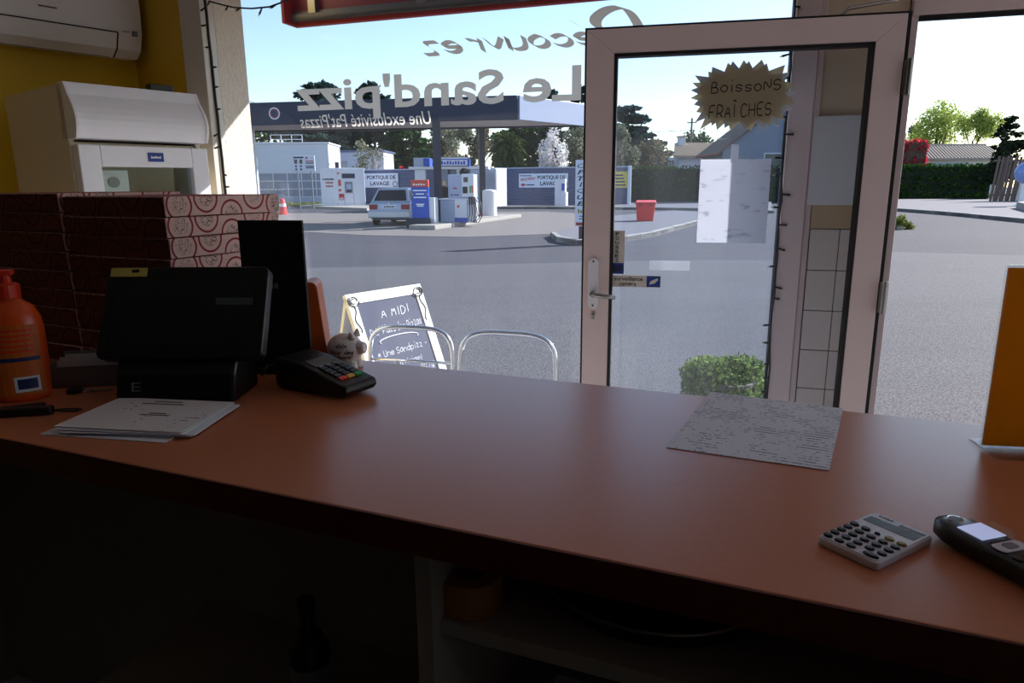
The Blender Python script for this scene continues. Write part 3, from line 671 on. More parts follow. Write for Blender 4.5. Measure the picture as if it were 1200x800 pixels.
for x in (.42, 2.0, 3.0): MB().box(x, x + .3, -.85, -.02, ZS + .35, ZS + .4).build('arm', 'steel', sg)

# ------------------------------------------------------------------ petrol station
ZC = 3.95
cf0, cf1 = gp(296.6, 146.5, ZC), gp(606.3, 139.4, ZC); cs1 = gp(690, 147.6, ZC); cr0 = gp(430, 152, ZC)
fd = (cf0 - cf1); cfl = cf1 + fd * 1.5; crl = cr0 + (cr0 - Vector((cs1.x, cs1.y, ZC))) * 1.7
poly = [cf1, cs1, crl, cfl]
can = thing('station_canopy', 'flat petrol station canopy with navy front and side fascia painted lighter for sun', 'canopy', (0, 0, 0))
MB().prism([(p.x, p.y) for p in poly], ZC + .05, ZC + .75).build('roof', 'canopy_soffit', can)
def fascia(a, b_, m, nm='fascia', z0=ZC - .03, z1=ZC + .86, t=.12):
    a, b_ = Vector((a.x, a.y)), Vector((b_.x, b_.y)); d = (b_ - a).normalized(); nn = Vector((d.y, -d.x)) * t
    return MB().prism([tuple(a), tuple(b_), tuple(b_ + nn), tuple(a + nn)], z0, z1).build(nm, m, can, bevel=.01)
fascia(cfl, cf1, 'canopy_navy'); fascia(cf1, cs1, 'canopy_sunlit'); fascia(cs1, crl, 'canopy_navy'); fascia(crl, cfl, 'canopy_navy')
for k in range(1, 9):   # soffit strips seen edge-on
    a = cfl.lerp(crl, k / 9); b_ = cf1.lerp(cs1, k / 9); d = (b_ - a).normalized(); nn = Vector((-d.y, d.x, 0)) * .05
    MB().prism([tuple((a + d * .3).xy), tuple((b_ - d * .3).xy), tuple((b_ - d * .3 + nn).xy), tuple((a + d * .3 + nn).xy)], ZC + .038, ZC + .05).build('soffit_strip', 'rail_grey', can)
def column(px, py, w, m='column_navy', yaw=.12):
    p = gp(px, py); mb = MB(); mb.M = Matrix.Translation((p.x, p.y, 0)) @ Matrix.Rotation(yaw, 4, 'Z'); mb.box(-w / 2, w / 2, -w / 2, w / 2, -.02, ZC + .1)
    mb.build('column', m, can, bevel=.01); return p
column(514.5, 263, .30); column(566, 254.5, .27); column(303, 258, .26, 'column_pale'); 
lp = gp(324, 135, 4.35); d = fd.normalized()
lg = MB(); pf = cf1 + fd * .905; mm = Matrix.Translation((pf.x, pf.y, ZC + .42)) @ Matrix.Rotation(math.atan2(-d.y, -d.x), 4, 'Z')
nsgn = mm.to_3x3() @ Vector((0, -1, 0))
for r_, y0, mt, nm in ((.24, -.135, 'white_metal', 'logo_disc'), (.19, -.14, 'red_ink', 'logo_ring'), (.15, -.145, 'navy_ink', 'logo_centre')):
    q = MB(); q.M = mm; q.tube([(0, y0, 0), (0, -.10, 0)], r_, 20); q.build(nm, mt, can)
# kerbed pump island
ii = [gp(x, y) for x, y in ((487, 270), (531, 266), (588, 253.5), (600, 254), (545, 269))]
ia, ib = gp(482, 268.5), gp(590, 254); iv = (ib - ia).normalized(); iw = Vector((iv.y, -iv.x, 0))
o = MB().prism([tuple((ia - iw * .1).xy), tuple((ia + iw * .9).xy), tuple((ib + iw * .9).xy), tuple((ib - iw * .1).xy)], -.02, .14).build('pump_island', 'kerb_stone', bevel=.03); o['kind'] = 'structure'
# blue information pump (first dispenser)
def face_box(name, root, x0, x1, y0, y1, z0, z1, m, bevel=.01): return MB().box(x0, x1, y0, y1, z0, z1).build(name, m, root, bevel=bevel)
p = gp(494, 266.5); PW = .030 * p.y / 24.5 
k1 = p.y / FPX          # metres per pixel at this depth
d1 = thing('fuel_dispenser', 'fuel dispenser with tall blue information panel beside the canopy column', 'fuel pump', (p.x, p.y, 0), R(-8))
face_box('body', d1, -.33, .50, .02, .55, .14, 1.05, 'white_metal', .02); face_box('front_panel', d1, -.33, .30, -.02, .1, .33, 1.42, 'pump_blue', .01)
face_box('header', d1, -.33, .30, -.02, .1, 1.42, 1.62, 'pump_red'); face_box('top_strip', d1, -.33, .30, -.025, .1, 1.62, 1.67, 'orange_strip')
strokes('print_line', 'white_ink', d1, (-.26, -.027, 1.48), (.46, 0, 0), (0, 0, .06), 5)
for z, w_ in ((1.28, .5), (1.16, .3), (1.04, .46), (.80, .3), (.74, .24)): MB().box(-.015 - w_ / 2, -.015 + w_ / 2, -.0235, -.02, z, z + .04).build('print_line', 'white_ink', d1)
for x in (-.30, .24): face_box('marker', d1, x, x + .04, -.024, -.02, 1.14, 1.2, 'key_yellow', 0)
face_box('bumper', d1, -.52, .42, -.22, .0, .05, .33, 'column_navy', .03)
for x in (-.45, .35): MB().tube([(x, -.15, -.02), (x, -.15, .12)], .05, 8).build('bumper_post', 'column_navy', d1)
# second dispenser with hoses
p = gp(533, 264.5)
d2 = thing('fuel_dispenser', 'white fuel dispenser with blue foot stripe, display head and black hoses', 'fuel pump', (p.x, p.y, 0), R(-14))
face_box('cabinet', d2, -.55, .52, .0, .62, .12, .95, 'pale_blue_metal', .02)
face_box('sun_painted_side', d2, .02, .50, -.03, .0, .12, 1.0, 'white_metal', .01)  # white plate paints the sunlit side; the cabinet's pale blue stands for shade
face_box('blue_stripe', d2, .015, .505, -.035, -.03, .12, .30, 'pump_blue', 0)
face_box('shelf', d2, -.6, .56, -.04, .66, .95, 1.0, 'white_metal', .01)
face_box('head', d2, -.25, .76, .05, .5, 1.0, 1.86, 'pale_blue_metal', .03)
face_box('head_front', d2, .30, .765, .0, .05, 1.05, 1.88, 'white_metal', .01)  # same on the head: pale blue painted for shade, white for sun
face_box('display', d2, .38, .54, -.015, .0, 1.58, 1.76, 'window_dark', .005); face_box('slot', d2, .34, .52, -.012, .0, 1.18, 1.42, 'gasket', 0)
face_box('price_strip', d2, .60, .66, -.012, 0, 1.2, 1.45, 'key_green', 0); face_box('price_strip', d2, .68, .73, -.012, 0, 1.2, 1.45, 'key_red', 0)
face_box('badge', d2, -.05, .1, .04, .05, 1.34, 1.39, 'red_ink', 0); face_box('badge', d2, .12, .2, -.036, -.03, .66, .76, 'pump_red', 0)
strokes('print_line', 'navy_ink', d2, (-.16, .048, 1.10), (.34, 0, 0), (0, 0, .05), 4)
for i in range(3):
    x = .60 + i * .09
    nz_ = MB().box(x - .025, x + .025, -.05, .05, .78, 1.06); nz_.tube([(x, -.05, 1.0), (x + .03, -.16, 1.02)], .018, 6); nz_.build('nozzle', 'gasket', d2, bevel=.005)
    MB().tube([(x, -.05, .8), (x + .05, -.15, .5), (x + .02, -.2, .22 - .04 * i), (x + .2, -.18, .14), (x + .33, -.1, .4), (x + .22, .02, .86), (x + .1, .05, 1.0)], .018, 6).build('hose', 'cable_black', d2, smooth=True)
face_box('hose_guard', d2, .52, .86, .0, .2, .12, 1.0, 'white_metal', .02)
# wheel-height white tank beside the second column
p = gp(574, 256)
tk = thing('white_drum', 'round white drum standing on the pump island behind the column', 'drum', (p.x, p.y, .0))
kk = p.y / FPX
MB().lathe([(kk * 9.2, -.02), (kk * 9.2, .05), (kk * 8.2, .1), (kk * 8.2, 1.18), (kk * 7.6, 1.24), (kk * 3, 1.28), (.02, 1.28)], 28).build('shell', 'white_metal', tk, smooth=False)
MB().box(-.9, -.35, -.7, -.45, -.02, .2).build('red_block', 'tail_red', tk, bevel=.02)

# the person by the pump
def person():
    q = gp(520, 262); Y = q.y + 1.15; base = atY(520, 225, Y)
    root = thing('person', 'person with fair hair and black jacket standing behind the fuel dispenser', 'person', (base.x, Y, -.02), R(160))
    V = [(0, 0, .92), (0, .0, 1.12), (0, .02, 1.32), (0, .02, 1.43), (0, .035, 1.53), (.19, .02, 1.36), (.25, .08, 1.1), (.22, .28, 1.0), (-.19, .02, 1.36), (-.25, .03, 1.1), (-.24, .14, .9),
         (.10, 0, .88), (.11, .03, .5), (.11, -.02, .09), (.11, .12, .05), (-.10, 0, .88), (-.11, .02, .5), (-.11, -.02, .09), (-.11, .12, .05)]
    E_ = [(0, 1), (1, 2), (2, 3), (3, 4), (2, 5), (5, 6), (6, 7), (2, 8), (8, 9), (9, 10), (0, 11), (11, 12), (12, 13), (13, 14), (0, 15), (15, 16), (16, 17), (17, 18)]
    rad = [.16, .15, .16, .06, .075, .08, .06, .045, .08, .06, .045, .10, .075, .05, .045, .10, .075, .05, .045]
    def skin(name, vs, es, rs, m, rootv):
        me = bpy.data.meshes.new(name); me.from_pydata(vs, es, []); me.update(); o = link(name, me, m, root)
        sk = o.modifiers.new('skin', 'SKIN')
        if not me.skin_vertices: me.attributes  # layer is added with the modifier
        if not me.skin_vertices:
            import bmesh
            bm = bmesh.new(); bm.from_mesh(me); bm.verts.layers.skin.verify(); bm.to_mesh(me); bm.free()
        for i, r_ in enumerate(rs): me.skin_vertices[0].data[i].radius = (r_, r_)
        me.skin_vertices[0].data[rootv].use_root = True
        o.modifiers.new('sub', 'SUBSURF').levels = 1
        o.modifiers['sub'].render_levels = 2; return o
    skin('body', V, E_, rad, 'jacket_black', 0)
    MB().ball((0, .05, 1.56), .075, .09, .115, 14, 10).build('head', 'skin', root, smooth=True)
    h = MB().ball((0, .03, 1.585), .09, .098, .11, 14, 10); h.ball((0, -.04, 1.50), .085, .06, .12, 12, 8); h.build('hair', 'hair_blond', root, smooth=True)
    for ex in (-.028, .028): MB().ball((ex, .135, 1.57), .011, n=8, m=6).build('eye', 'ink_black', root)
    MB().ball((0, .145, 1.54), .014, .02, .02).build('nose', 'skin', root, smooth=True)
    MB().box(-.025, .025, .125, .137, 1.495, 1.503).build('mouth', 'tail_red', root)
    for sx, hx_, hy, hz_ in ((1, .22, .30, .98), (-1, -.24, .16, .86)):
        hm = MB().ball((hx_, hy, hz_), .035, .05, .025)
        for f in range(4): hm.tube([(hx_ + (f - 1.5) * .016, hy + .03, hz_), (hx_ + (f - 1.5) * .018, hy + .075, hz_ - .01), (hx_ + (f - 1.5) * .018, hy + .095, hz_ - .03)], [.009, .008, .007], 6)
        hm.tube([(hx_ - sx * .03, hy, hz_), (hx_ - sx * .055, hy + .04, hz_ - .01)], [.01, .008], 6)
        hm.build('hand', 'skin', root, smooth=True)
person()

# silver hatchback seen from behind
def car():
    p = gp(457, 264); root = thing('car', 'small silver hatchback parked under the station canopy', 'car', (p.x, p.y, -.02), R(-6))
    b0 = MB(); prof = [(.02, .34), (0, .62), (.06, .86), (.5, .92), (2.7, .90), (3.55, .80), (3.82, .62), (3.85, .3), (3.5, .2), (.3, .2)]
    b0.prism(prof, -.80, .80, 'x'); b0.build('body', 'car_silver', root, bevel=.07, seg=3)
    gb_ = [(-.76, .14, .88), (.76, .14, .88), (.76, 2.75, .88), (-.76, 2.75, .88)]; gt_ = [(-.58, .62, 1.40), (.58, .62, 1.40), (.58, 1.95, 1.42), (-.58, 1.95, 1.42)]
    MB().hexa(gb_, gt_).build('cabin', 'car_silver', root, bevel=.05, seg=3)
    def quad(nm, pts, m, off):
        a = [Vector(q) for q in pts]; nn = (a[1] - a[0]).cross(a[3] - a[0]).normalized() * off
        mb = MB(); mb.hexa([tuple(q - nn * .5) for q in a], [tuple(q + nn) for q in a]); return mb.build(nm, m, root, bevel=.008)
    def L(a, b_, t): return tuple(a[i] + (b_[i] - a[i]) * t for i in range(3))
    def face(i, j, m0, m1, n0, n1):
        A, B, C, D = gb_[i], gb_[j], gt_[j], gt_[i]
        P = lambda u, v: L(L(A, B, u), L(D, C, u), v)
        return [P(m0, n0), P(m1, n0), P(m1, n1), P(m0, n1)]
    quad('rear_window', face(0, 1, .07, .93, .10, .86), 'car_glass', .012)
    for sd, (i, j) in enumerate(((1, 2), (3, 0))):
        quad('side_window', face(i, j, .08, .40, .12, .84), 'car_glass', .012); quad('side_window', face(i, j, .45, .80, .12, .84), 'car_glass', .012)
    quad('windscreen', face(2, 3, .06, .94, .1, .88), 'car_glass', .012)
    MB().box(-.82, .82, -.09, .1, .30, .56).build('bumper', 'car_silver', root, bevel=.04)
    for s in (-1, 1):
        MB().box(s * .62 - .16, s * .62 + .16, -.02, .1, .62, .80).build('tail_light', 'tail_red', root, bevel=.02)
        MB().box(s * .86 - .06, s * .86 + .06, 2.2, 2.32, .92, 1.04).build('mirror', 'car_silver', root, bevel=.02)
        for y in (.62, 3.1):
            w_ = MB(); w_.M = Matrix.Translation((s * .70, y, .3)) @ Matrix.Rotation(PI / 2, 4, 'Y'); w_.lathe([(.2, -.09), (.3, -.08), (.31, 0), (.3, .08), (.2, .09)], 20); w_ = w_.build('wheel', 'tyre', root, smooth=False)
            hb_ = MB(); hb_.M = Matrix.Translation((s * .78, y, .3)) @ Matrix.Rotation(PI / 2, 4, 'Y'); hb_.lathe([(.18, -.015), (.18, .015), (.05, .02)], 16); hb_.build('hubcap', 'steel', w_)
    pl = MB().box(-.26, .26, -.012, .05, .66, .78).build('number_plate', 'paper_white', root)
    strokes('plate_characters', 'ink_black', pl, (-.21, -.014, .69), (.42, 0, 0), (0, 0, .06), 7)
    MB().box(-.03, .03, -.01, .03, .81, .85).build('badge', 'chrome', root)
car()

# automatic payment kiosk
Y = 50.0
def span(xa, xb, yt, Y): a, b_, = atY(xa, 230, Y), atY(xb, 230, Y); return a.x, b_.x, atY((xa + xb) / 2, yt, Y).z
x0, x1, zt = span(374, 426, 192.5, Y); zt = 2.72; xm = atY(396, 230, Y).x
ks = thing('payment_kiosk', 'white automatic payment kiosk with navy header and red card slots', 'kiosk', (xm, Y, -.02), R(22))
wA, wB = (xm - x0) / math.sin(R(40)) , (x1 - xm) / math.cos(R(22))
MB().box(0, wB, 0, 1.9, 0, zt).build('cabin', 'white_metal', ks, bevel=.03)
MB().hexa([(0, 0, 0), (0, 0, 0), (0, 1.9, 0), (-1.0, 1.0, 0)], [(0, 0, zt), (0, 0, zt), (0, 1.9, zt), (-1.0, 1.0, zt)]).build('side_wing', 'white_metal', ks)
face_box('header', ks, .35, 1.25, -.03, 0, 2.02, 2.34, 'navy_ink'); face_box('screen_frame', ks, .52, 1.05, -.05, 0, 1.0, 1.78, 'grey_plastic'); face_box('screen', ks, .62, .95, -.06, -.05, 1.28, 1.62, 'pale_blue_metal'); face_box('keypad', ks, .62, .95, -.06, -.05, 1.06, 1.22, 'navy_ink')
for z0_, z1_ in ((1.5, 1.92), (1.12, 1.28)): face_box('red_slot', ks, .08, .26, -.03, 0, z0_, z1_, 'pump_red')
face_box('red_slot', ks, .08, .42, -.03, 0, .52, .96, 'red_ink'); face_box('lamp', ks, .05, .18, -.04, 0, 2.3, 2.42, 'orange_strip')
for i in range(3): face_box('ticket_tray', ks, .12 + .09 * i, .18 + .09 * i, -.04, -.03, .56, .7, 'white_metal', 0)
for i, x in enumerate((.46, 1.1)): face_box('seam', ks, x, x + .02, -.01, 0, .05, 1.0, 'grey_plastic', 0)
for i, wd in enumerate(('STATION', 'GAZOLE', 'SP95 SP98')):
    a = Vector((-1.0, 1.0, 0)); dd = Vector((1.0, -1.0, 0)); nn = Vector((-.7, -.7, 0)) * .012
    O_ = a + dd * (.14 if i == 0 else .3) + nn; strokes('print_line', 'navy_ink' if i == 0 else 'red_ink', ks, (O_.x, O_.y, 1.90 - .24 * i), tuple(dd * (.7 if i == 0 else .45)), (0, 0, .13), 8 - i)
face_box('vent', ks, .5, .9, .6, .9, zt, zt + .5, 'grey_plastic'); face_box('vent', ks, .05, .3, .7, .9, zt, zt + .42, 'column_navy')
o = MB().prism([tuple(gp(x, y).xy) for x, y in ((352, 243), (430, 246.5), (470, 241), (380, 239))], -.02, .13).build('kiosk_island', 'kerb_stone'); o['kind'] = 'structure'

# low white workshop behind
Y = 57.0; x0, x1, zt = span(305, 387, 168, Y)
wb = thing('workshop', 'low white workshop with gridded window band and roof railing', 'building', (x0, Y, -.02), R(3)); W = x1 - x0
face_box('wall', wb, 0, W, .12, 5, 0, zt, 'house_white', .02); face_box('upper_wall', wb, 0, W, .0, .12, 2.55, zt, 'house_white', .01); face_box('lower_wall', wb, 0, W, .02, .12, 0, .65, 'pale_blue_metal', .01)
nx, nzv = 5, 3
for i in range(nx):
    for j in range(nzv):
        face_box('pane', wb, W * i / nx + .05, W * (i + 1) / nx - .05, .07, .11, .7 + j * .62, 1.25 + j * .62, 'window_grey', 0)
for i in range(nx + 1): face_box('mullion', wb, W * i / nx - .03, W * i / nx + .03, .0, .1, .65, 2.6, 'white_metal', 0)
for j in range(4): face_box('transom', wb, 0, W, .02, .09, .66 + j * .62 - .03, .66 + j * .62 + .03, 'white_metal', 0)
face_box('coping', wb, -.05, W + .1, -.08, 5, zt, zt + .12, 'white_metal', .01)
rr = MB()
for x in np.linspace(.9, 3.4, 4): rr.tube([(x, 1.0, zt + .1), (x, 1.0, zt + .75)], .025, 6)
for z in (.4, .75): rr.tube([(.9, 1.0, zt + z), (3.4, 1.0, zt + z)], .025, 6)
rr.build('roof_railing', 'white_metal', wb)
for i in range(7):
    face_box('picket', wb, .3 + i * .28, .36 + i * .28, -1.2, -1.15, 0, 1.3, 'grey_plastic', 0)
for z in (.35, .8, 1.2): face_box('gate_rail', wb, .2, 2.2, -1.19, -1.16, z, z + .05, 'white_metal', 0)
# pale flat annex
Y = 64.0; x0, x1, zt = span(371, 452, 178, Y)
an = thing('annex_building', 'flat grey annex behind the payment kiosk', 'building', (x0, Y, -.02), R(-2)); W = x1 - x0
face_box('wall', an, 0, W * .86, 0, 5, 0, zt, 'pale_blue_metal', .02); face_box('end_wall', an, W * .86, W, -.02, 4.5, 0, zt, 'house_white', .02); face_box('roof_edge', an, -.1, W + .1, -.12, 5.1, zt, zt + .16, 'fence_steel', .01)
# price board on two posts
Y = 48.0; x0, x1, zt = span(346, 371.5, 182, Y); zb_ = atY(358, 200.5, Y).z
pb = thing('price_board', 'white price board with dark pictograms on posts beside the kiosk', 'sign', (x0, Y, -.02), 0); W = x1 - x0
face_box('panel', pb, 0, W, 0, .08, zb_, zt, 'banner_white', .02)
for x in (.25, W - .3): MB().tube([(x, .1, 0), (x, .1, zt - .1)], .05, 8).build('post', 'grey_plastic', pb)
hgt = zt - zb_
face_box('heading', pb, .06, W * .5, -.02, 0, zt - hgt * .16, zt - hgt * .06, 'navy_ink', 0)
for i in range(2):
    face_box('photo', pb, .1 + i * W * .24, W * .2 + i * W * .24, -.015, 0, zt - hgt * .5, zt - hgt * .24, 'window_dark', 0)
    for j in range(2): face_box('pictogram', pb, .14 + i * W * .22, W * .18 + i * W * .22, -.015, 0, zb_ + hgt * (.08 + .2 * j), zb_ + hgt * (.2 + .2 * j), 'navy_ink', 0)
face_box('logo', pb, W * .6, W * .68, -.015, 0, zt - hgt * .2, zt - hgt * .08, 'red_ink', 0)
for z in (.62, .5, .3, .2): face_box('text_line', pb, W * .58, W * .94, -.015, 0, zb_ + hgt * z, zb_ + hgt * (z + .06), 'red_ink' if z > .55 else 'navy_ink', 0)

# corrugated steel fence with two wash banners
F0, F1 = atY(418, 240, 54.0), atY(737, 240, 49.0); F0.z = F1.z = 0
fv = F1 - F0; FL = fv.length; fa_ = math.atan2(fv.y, fv.x)
fen = thing('steel_fence', 'blue grey fence of ribbed steel sheets behind the forecourt', 'fence', (F0.x, F0.y, -.02), fa_)
npan = 9; pw = FL / npan; pan_me = None; FH = 2.62
for i in range(npan):
    if pan_me is None:
        mb = MB(); nr = 15; prof = []
        for k in range(nr):
            z = .05 + (FH - .05) * k / nr; dz = (FH - .05) / nr; prof += [(0, z), (0, z + dz * .45), (-.05, z + dz * .55), (-.05, z + dz * .95)]
        prof.append((0, FH)); 
        vs = []; fs = []
        for y, z in prof: vs += [(.01, y, z), (pw - .01, y, z), (.01, y + .04, z), (pw - .01, y + .04, z)]
        for k in range(len(prof) - 1):
            a = 4 * k; fs += [(a, a + 1, a + 5, a + 4), (a + 2, a + 6, a + 7, a + 3), (a, a + 4, a + 6, a + 2), (a + 1, a + 3, a + 7, a + 5)]
        mb.add(vs, fs); o = mb.build('panel', 'fence_steel', fen); pan_me = o.data
    else: o = link('panel', pan_me, None, fen)
    o.location.x = i * pw
    face_box('post', fen, i * pw - .04, i * pw + .04, .04, .12, 0, FH, 'grey_plastic', 0)
face_box('cap_rail', fen, 0, FL, -.06, .08, FH, FH + .07, 'pale_blue_metal', 0)
def fpx(x, y, off=-.1):
    nn = Vector((-fv.y, fv.x, 0)).normalized(); q = ray(x, y); e = Vector((0, 0, EYE)); t = (nn.dot(F0) + off - nn.dot(e)) / nn.dot(q); p = e + q * t
    return (p - F0).dot(fv.normalized()), p.z + .02
def banner(xa, xb, label, arrow_right):
    s0, z1 = fpx(xa, 203.5); s1, z0 = fpx(xb, 219.5)
    t_ = thing('wash_banner', label, 'banner', (F0.x, F0.y, -.02), fa_); H = z1 - z0; W = s1 - s0
    MB().box(s0, s1, -.115, -.095, z0, z1).build('cloth', 'banner_white', t_, bevel=.005)
    y_ = -.118
    if W > 3.2:
        type_text('lettering', 'PORTIQUE DE', 'navy_ink', t_, (s0 + W * .38, y_, z0 + H * .54), (W * .57, 0, 0), (0, 0, H * .32), bold=.03)
        type_text('lettering', 'LAVAGE', 'navy_ink', t_, (s0 + W * .44, y_, z0 + H * .14), (W * .38, 0, 0), (0, 0, H * .30), bold=.03)
        type_text('lettering', 'NOUVEAU', 'red_ink', t_, (s0 + W * .04, y_, z0 + H * .46), (W * .3, 0, W * .03), (0, 0, H * .22), bold=.03)
        ax0 = s0 + W * .03; dirn = 1 if arrow_right else -1; c = ax0 + W * .06; zz_ = z0 + H * .2
        MB().prism([(c - dirn * W * .05, zz_ - H * .06), (c + dirn * 0, zz_ - H * .06), (c, zz_ - H * .14), (c + dirn * W * .055, zz_), (c, zz_ + H * .14), (c, zz_ + H * .06), (c - dirn * W * .05, zz_ + H * .06)], y_ - .002, y_, 'y').build('arrow', 'red_ink', t_)
        MB().box(s0 + W * .16, s0 + W * .32, y_ - .001, y_, z0 + H * .16, z0 + H * .24).build('text_line', 'navy_ink', t_); MB().box(s0 + W * .02, s0 + W * .26, y_ - .001, y_, z0 + H * .82, z0 + H * .88).build('text_line', 'navy_ink', t_)
        lo = MB(); lo.M = Matrix.Translation((s1 - W * .06, y_, z0 + H * .24)) @ Matrix.Rotation(PI / 2, 4, 'X'); lo.tube([(.3 * math.cos(a) * H * .6, .3 * math.sin(a) * H * .6, 0) for a in np.linspace(0, 2 * PI, 17)[:-1]], .025, 5, closed=True); lo.build('round_logo', 'navy_ink', t_)
    return t_
banner(408, 467, 'white wash banner with red arrow pointing right, behind the parked car', True); banner(608, 665.5, 'white wash banner with red arrow pointing left, behind the white payment bollard', False)
# yellow notice at the fence end
s0, z1 = fpx(713, 201); s1, z0 = fpx(735, 220)
yn = thing('yellow_notice', 'yellow notice board at the end of the ribbed fence', 'sign', (F0.x, F0.y, -.02), fa_); MB().box(s0, s1, -.13, -.1, z0, z1).build('panel', 'sticker_yellow', yn)
for i in range(4): MB().box(s0 + .2 + .05 * i, s1 - .3 + .06 * i, -.135, -.13, z1 - .3 - .22 * i, z1 - .2 - .22 * i).build('text_line', 'navy_ink', yn)
MB().box(FL - .12, FL + .1, -.16, .1, 0, FH + .1).build('end_post', 'white_metal', fen)
# white wash container
Y = 45.0; x0, x1, zt = span(547.5, 594, 196.5, Y); xm = atY(580.5, 230, Y).x
wc = thing('wash_container', 'white wash plant container with shade-tinted front and white right end', 'container', (xm, Y, -.02), R(-35)); W1 = (xm - x0) / math.cos(R(35)); W2 = (x1 - xm) / math.sin(R(35))
face_box('cabin', wc, -W1, 0, 0, W2, .1, zt, 'pale_blue_metal', .02); face_box('end_door', wc, 0, .03, .08, W2 - .08, .15, zt - .05, 'white_metal', .01)  # pale blue paints shade on the white cabin; the white end stands for sunlight
face_box('poster', wc, .03, .04, W2 * .25, W2 * .8, zt * .4, zt * .78, 'banner_white', 0); face_box('plinth', wc, -W1, 0, 0.05, W2 - .05, 0, .1, 'kerb_stone', 0)
# wash-bay shelter with blue roof sign
Y = 42.0; x0, x1, zt = span(480, 573, 194.5, Y); 
sh = thing('wash_shelter', 'open wash-bay shelter with blue and white roof sign', 'shelter', (x0, Y, -.02), 0); W = x1 - x0; z2 = zt - .16
face_box('slab', sh, 0, W, 0, 3, z2, zt, 'white_metal', .01)
def sx(px): return atY(px, 200, Y).x - x0
face_box('roof_sign', sh, sx(514.5), sx(551), -.1, .4, zt, atY(530, 185.5, Y).z, 'pump_blue', .05); face_box('sign_band', sh, sx(515), sx(548), -.13, -.1, zt + .04, zt + .36, 'white_metal', 0); face_box('sign_stripe', sh, sx(516), sx(549), -.125, -.1, zt + .42, zt + .5, 'white_metal', 0)
strokes('print_line', 'pump_blue', sh, (sx(517), -.135, zt + .1), (sx(546) - sx(517), 0, 0), (0, 0, .2), 9)
face_box('roof_block', sh, sx(485), sx(503), 0, 1.5, zt, zt + .5, 'pale_blue_metal', .02); face_box('roof_block_end', sh, sx(496.5), sx(504), -.05, 1.4, zt, zt + .48, 'pump_blue', .02)
face_box('pillar', sh, sx(485.5), sx(498), .1, .7, 0, z2, 'white_metal', .01); face_box('pillar', sh, sx(535), sx(541), .1, .6, 0, z2, 'white_metal', .01)
face_box('frame', sh, sx(516), sx(526), .2, .3, .0, z2, 'window_grey', .0); face_box('frame_bar', sh, sx(524.5), sx(527), .1, .2, 0, z2, 'column_navy', 0); face_box('back_panel', sh, sx(527), sx(550), 1.2, 1.3, 0, z2, 'pale_blue_metal', 0)
MB().tube([(sx(544), 0, 1.5), (sx(544), 0, 2.3), (sx(544), .0, 2.45)], [.28, .28, .12], 14).build('vacuum_head', 'gasket', sh)
# payment bollard
p = gp(657, 243); 
bo = thing('payment_bollard', 'slim white payment bollard in front of the ribbed fence', 'bollard', (p.x, p.y, .0), R(-20)); hb2 = atY(656, 210, p.y).z
face_box('post', bo, -.42, .0, 0, .5, -.02, hb2, 'white_metal', .03); face_box('terminal', bo, .0, .36, -.05, .5, -.02, hb2 * .55, 'white_metal', .03); face_box('upper', bo, .0, .28, 0, .4, hb2 * .55, hb2 + .02, 'white_metal', .02); face_box('blue_panel', bo, .06, .26, -.02, .0, hb2 * .6, hb2 * .85, 'pump_blue', .0)
face_box('label_strip', bo, .08, .28, -.06, -.05, hb2 * .1, hb2 * .45, 'banner_white', 0)
# totem with vertical word
p = gp(677, 285); z1 = atY(680, 187.5, p.y).z; z0 = atY(680, 265, p.y).z; kx = p.y / FPX
to = thing('totem_sign', 'slim white totem with vertical word OPTIQUE on the traffic island', 'sign', (atY(674, 230, p.y).x, p.y, 0), R(-15))
W = kx * 24; face_box('panel', to, 0, W, 0, .1, z0, z1, 'banner_white', .01)
for x in (.1, W - .14): face_box('foot', to, x, x + .1, .02, .08, .1, z0, 'column_navy', 0)
hh = (z1 - z0) * .66 / 7
for i, ch in enumerate('OPTIQUE'): type_text('letter', ch, 'navy_ink', to, (W * (.09 if ch != 'I' else .2), -.006, z1 - .04 - (i + 1) * hh), (W * (.38 if ch != 'I' else .14), 0, 0), (0, 0, hh * .7), bold=.0 if ch in 'OQ' else .02, shear=.25)
strokes('print_line', 'key_gold', to, (W * .12, -.004, z0 + (z1 - z0) * .20), (W * .5, 0, 0), (0, 0, .1), 4)
for z, c in ((.15, 'navy_ink'), (.11, 'navy_ink')): face_box('text_line', to, W * .2, W * .8, -.004, 0, z0 + (z1 - z0) * z, z0 + (z1 - z0) * (z + .012), c, 0)
face_box('red_strip', to, W * .05, W * .95, -.004, 0, z0 + .02, z0 + .1, 'tail_red', 0)
# red grit bin
p = gp(756, 259, .115)
rb_ = thing('grit_bin', 'red plastic grit bin on the traffic island', 'bin', (p.x, p.y, .115), R(-12)); q = p.y / FPX
MB().hexa([(-9.5 * q, 0, 0), (9 * q, 0, 0), (9 * q, .6, 0), (-9.5 * q, .6, 0)], [(-11 * q, -.06, .62), (11 * q, -.06, .62), (11 * q, .66, .62), (-11 * q, .66, .62)]).build('tub', 'bin_red', rb_, bevel=.02)
MB().hexa([(-12 * q, -.1, .62), (12 * q, -.1, .62), (12 * q, .7, .62), (-12 * q, .7, .62)], [(-11.5 * q, -.06, .70), (11.5 * q, -.06, .70), (11 * q, .6, .76), (-11 * q, .6, .76)]).build('lid', 'bin_red', rb_, bevel=.015)
for s in (-1, 1): face_box('catch', rb_, s * 6 * q - .05, s * 6 * q + .05, -.11, -.08, .55, .66, 'tail_red', .005)

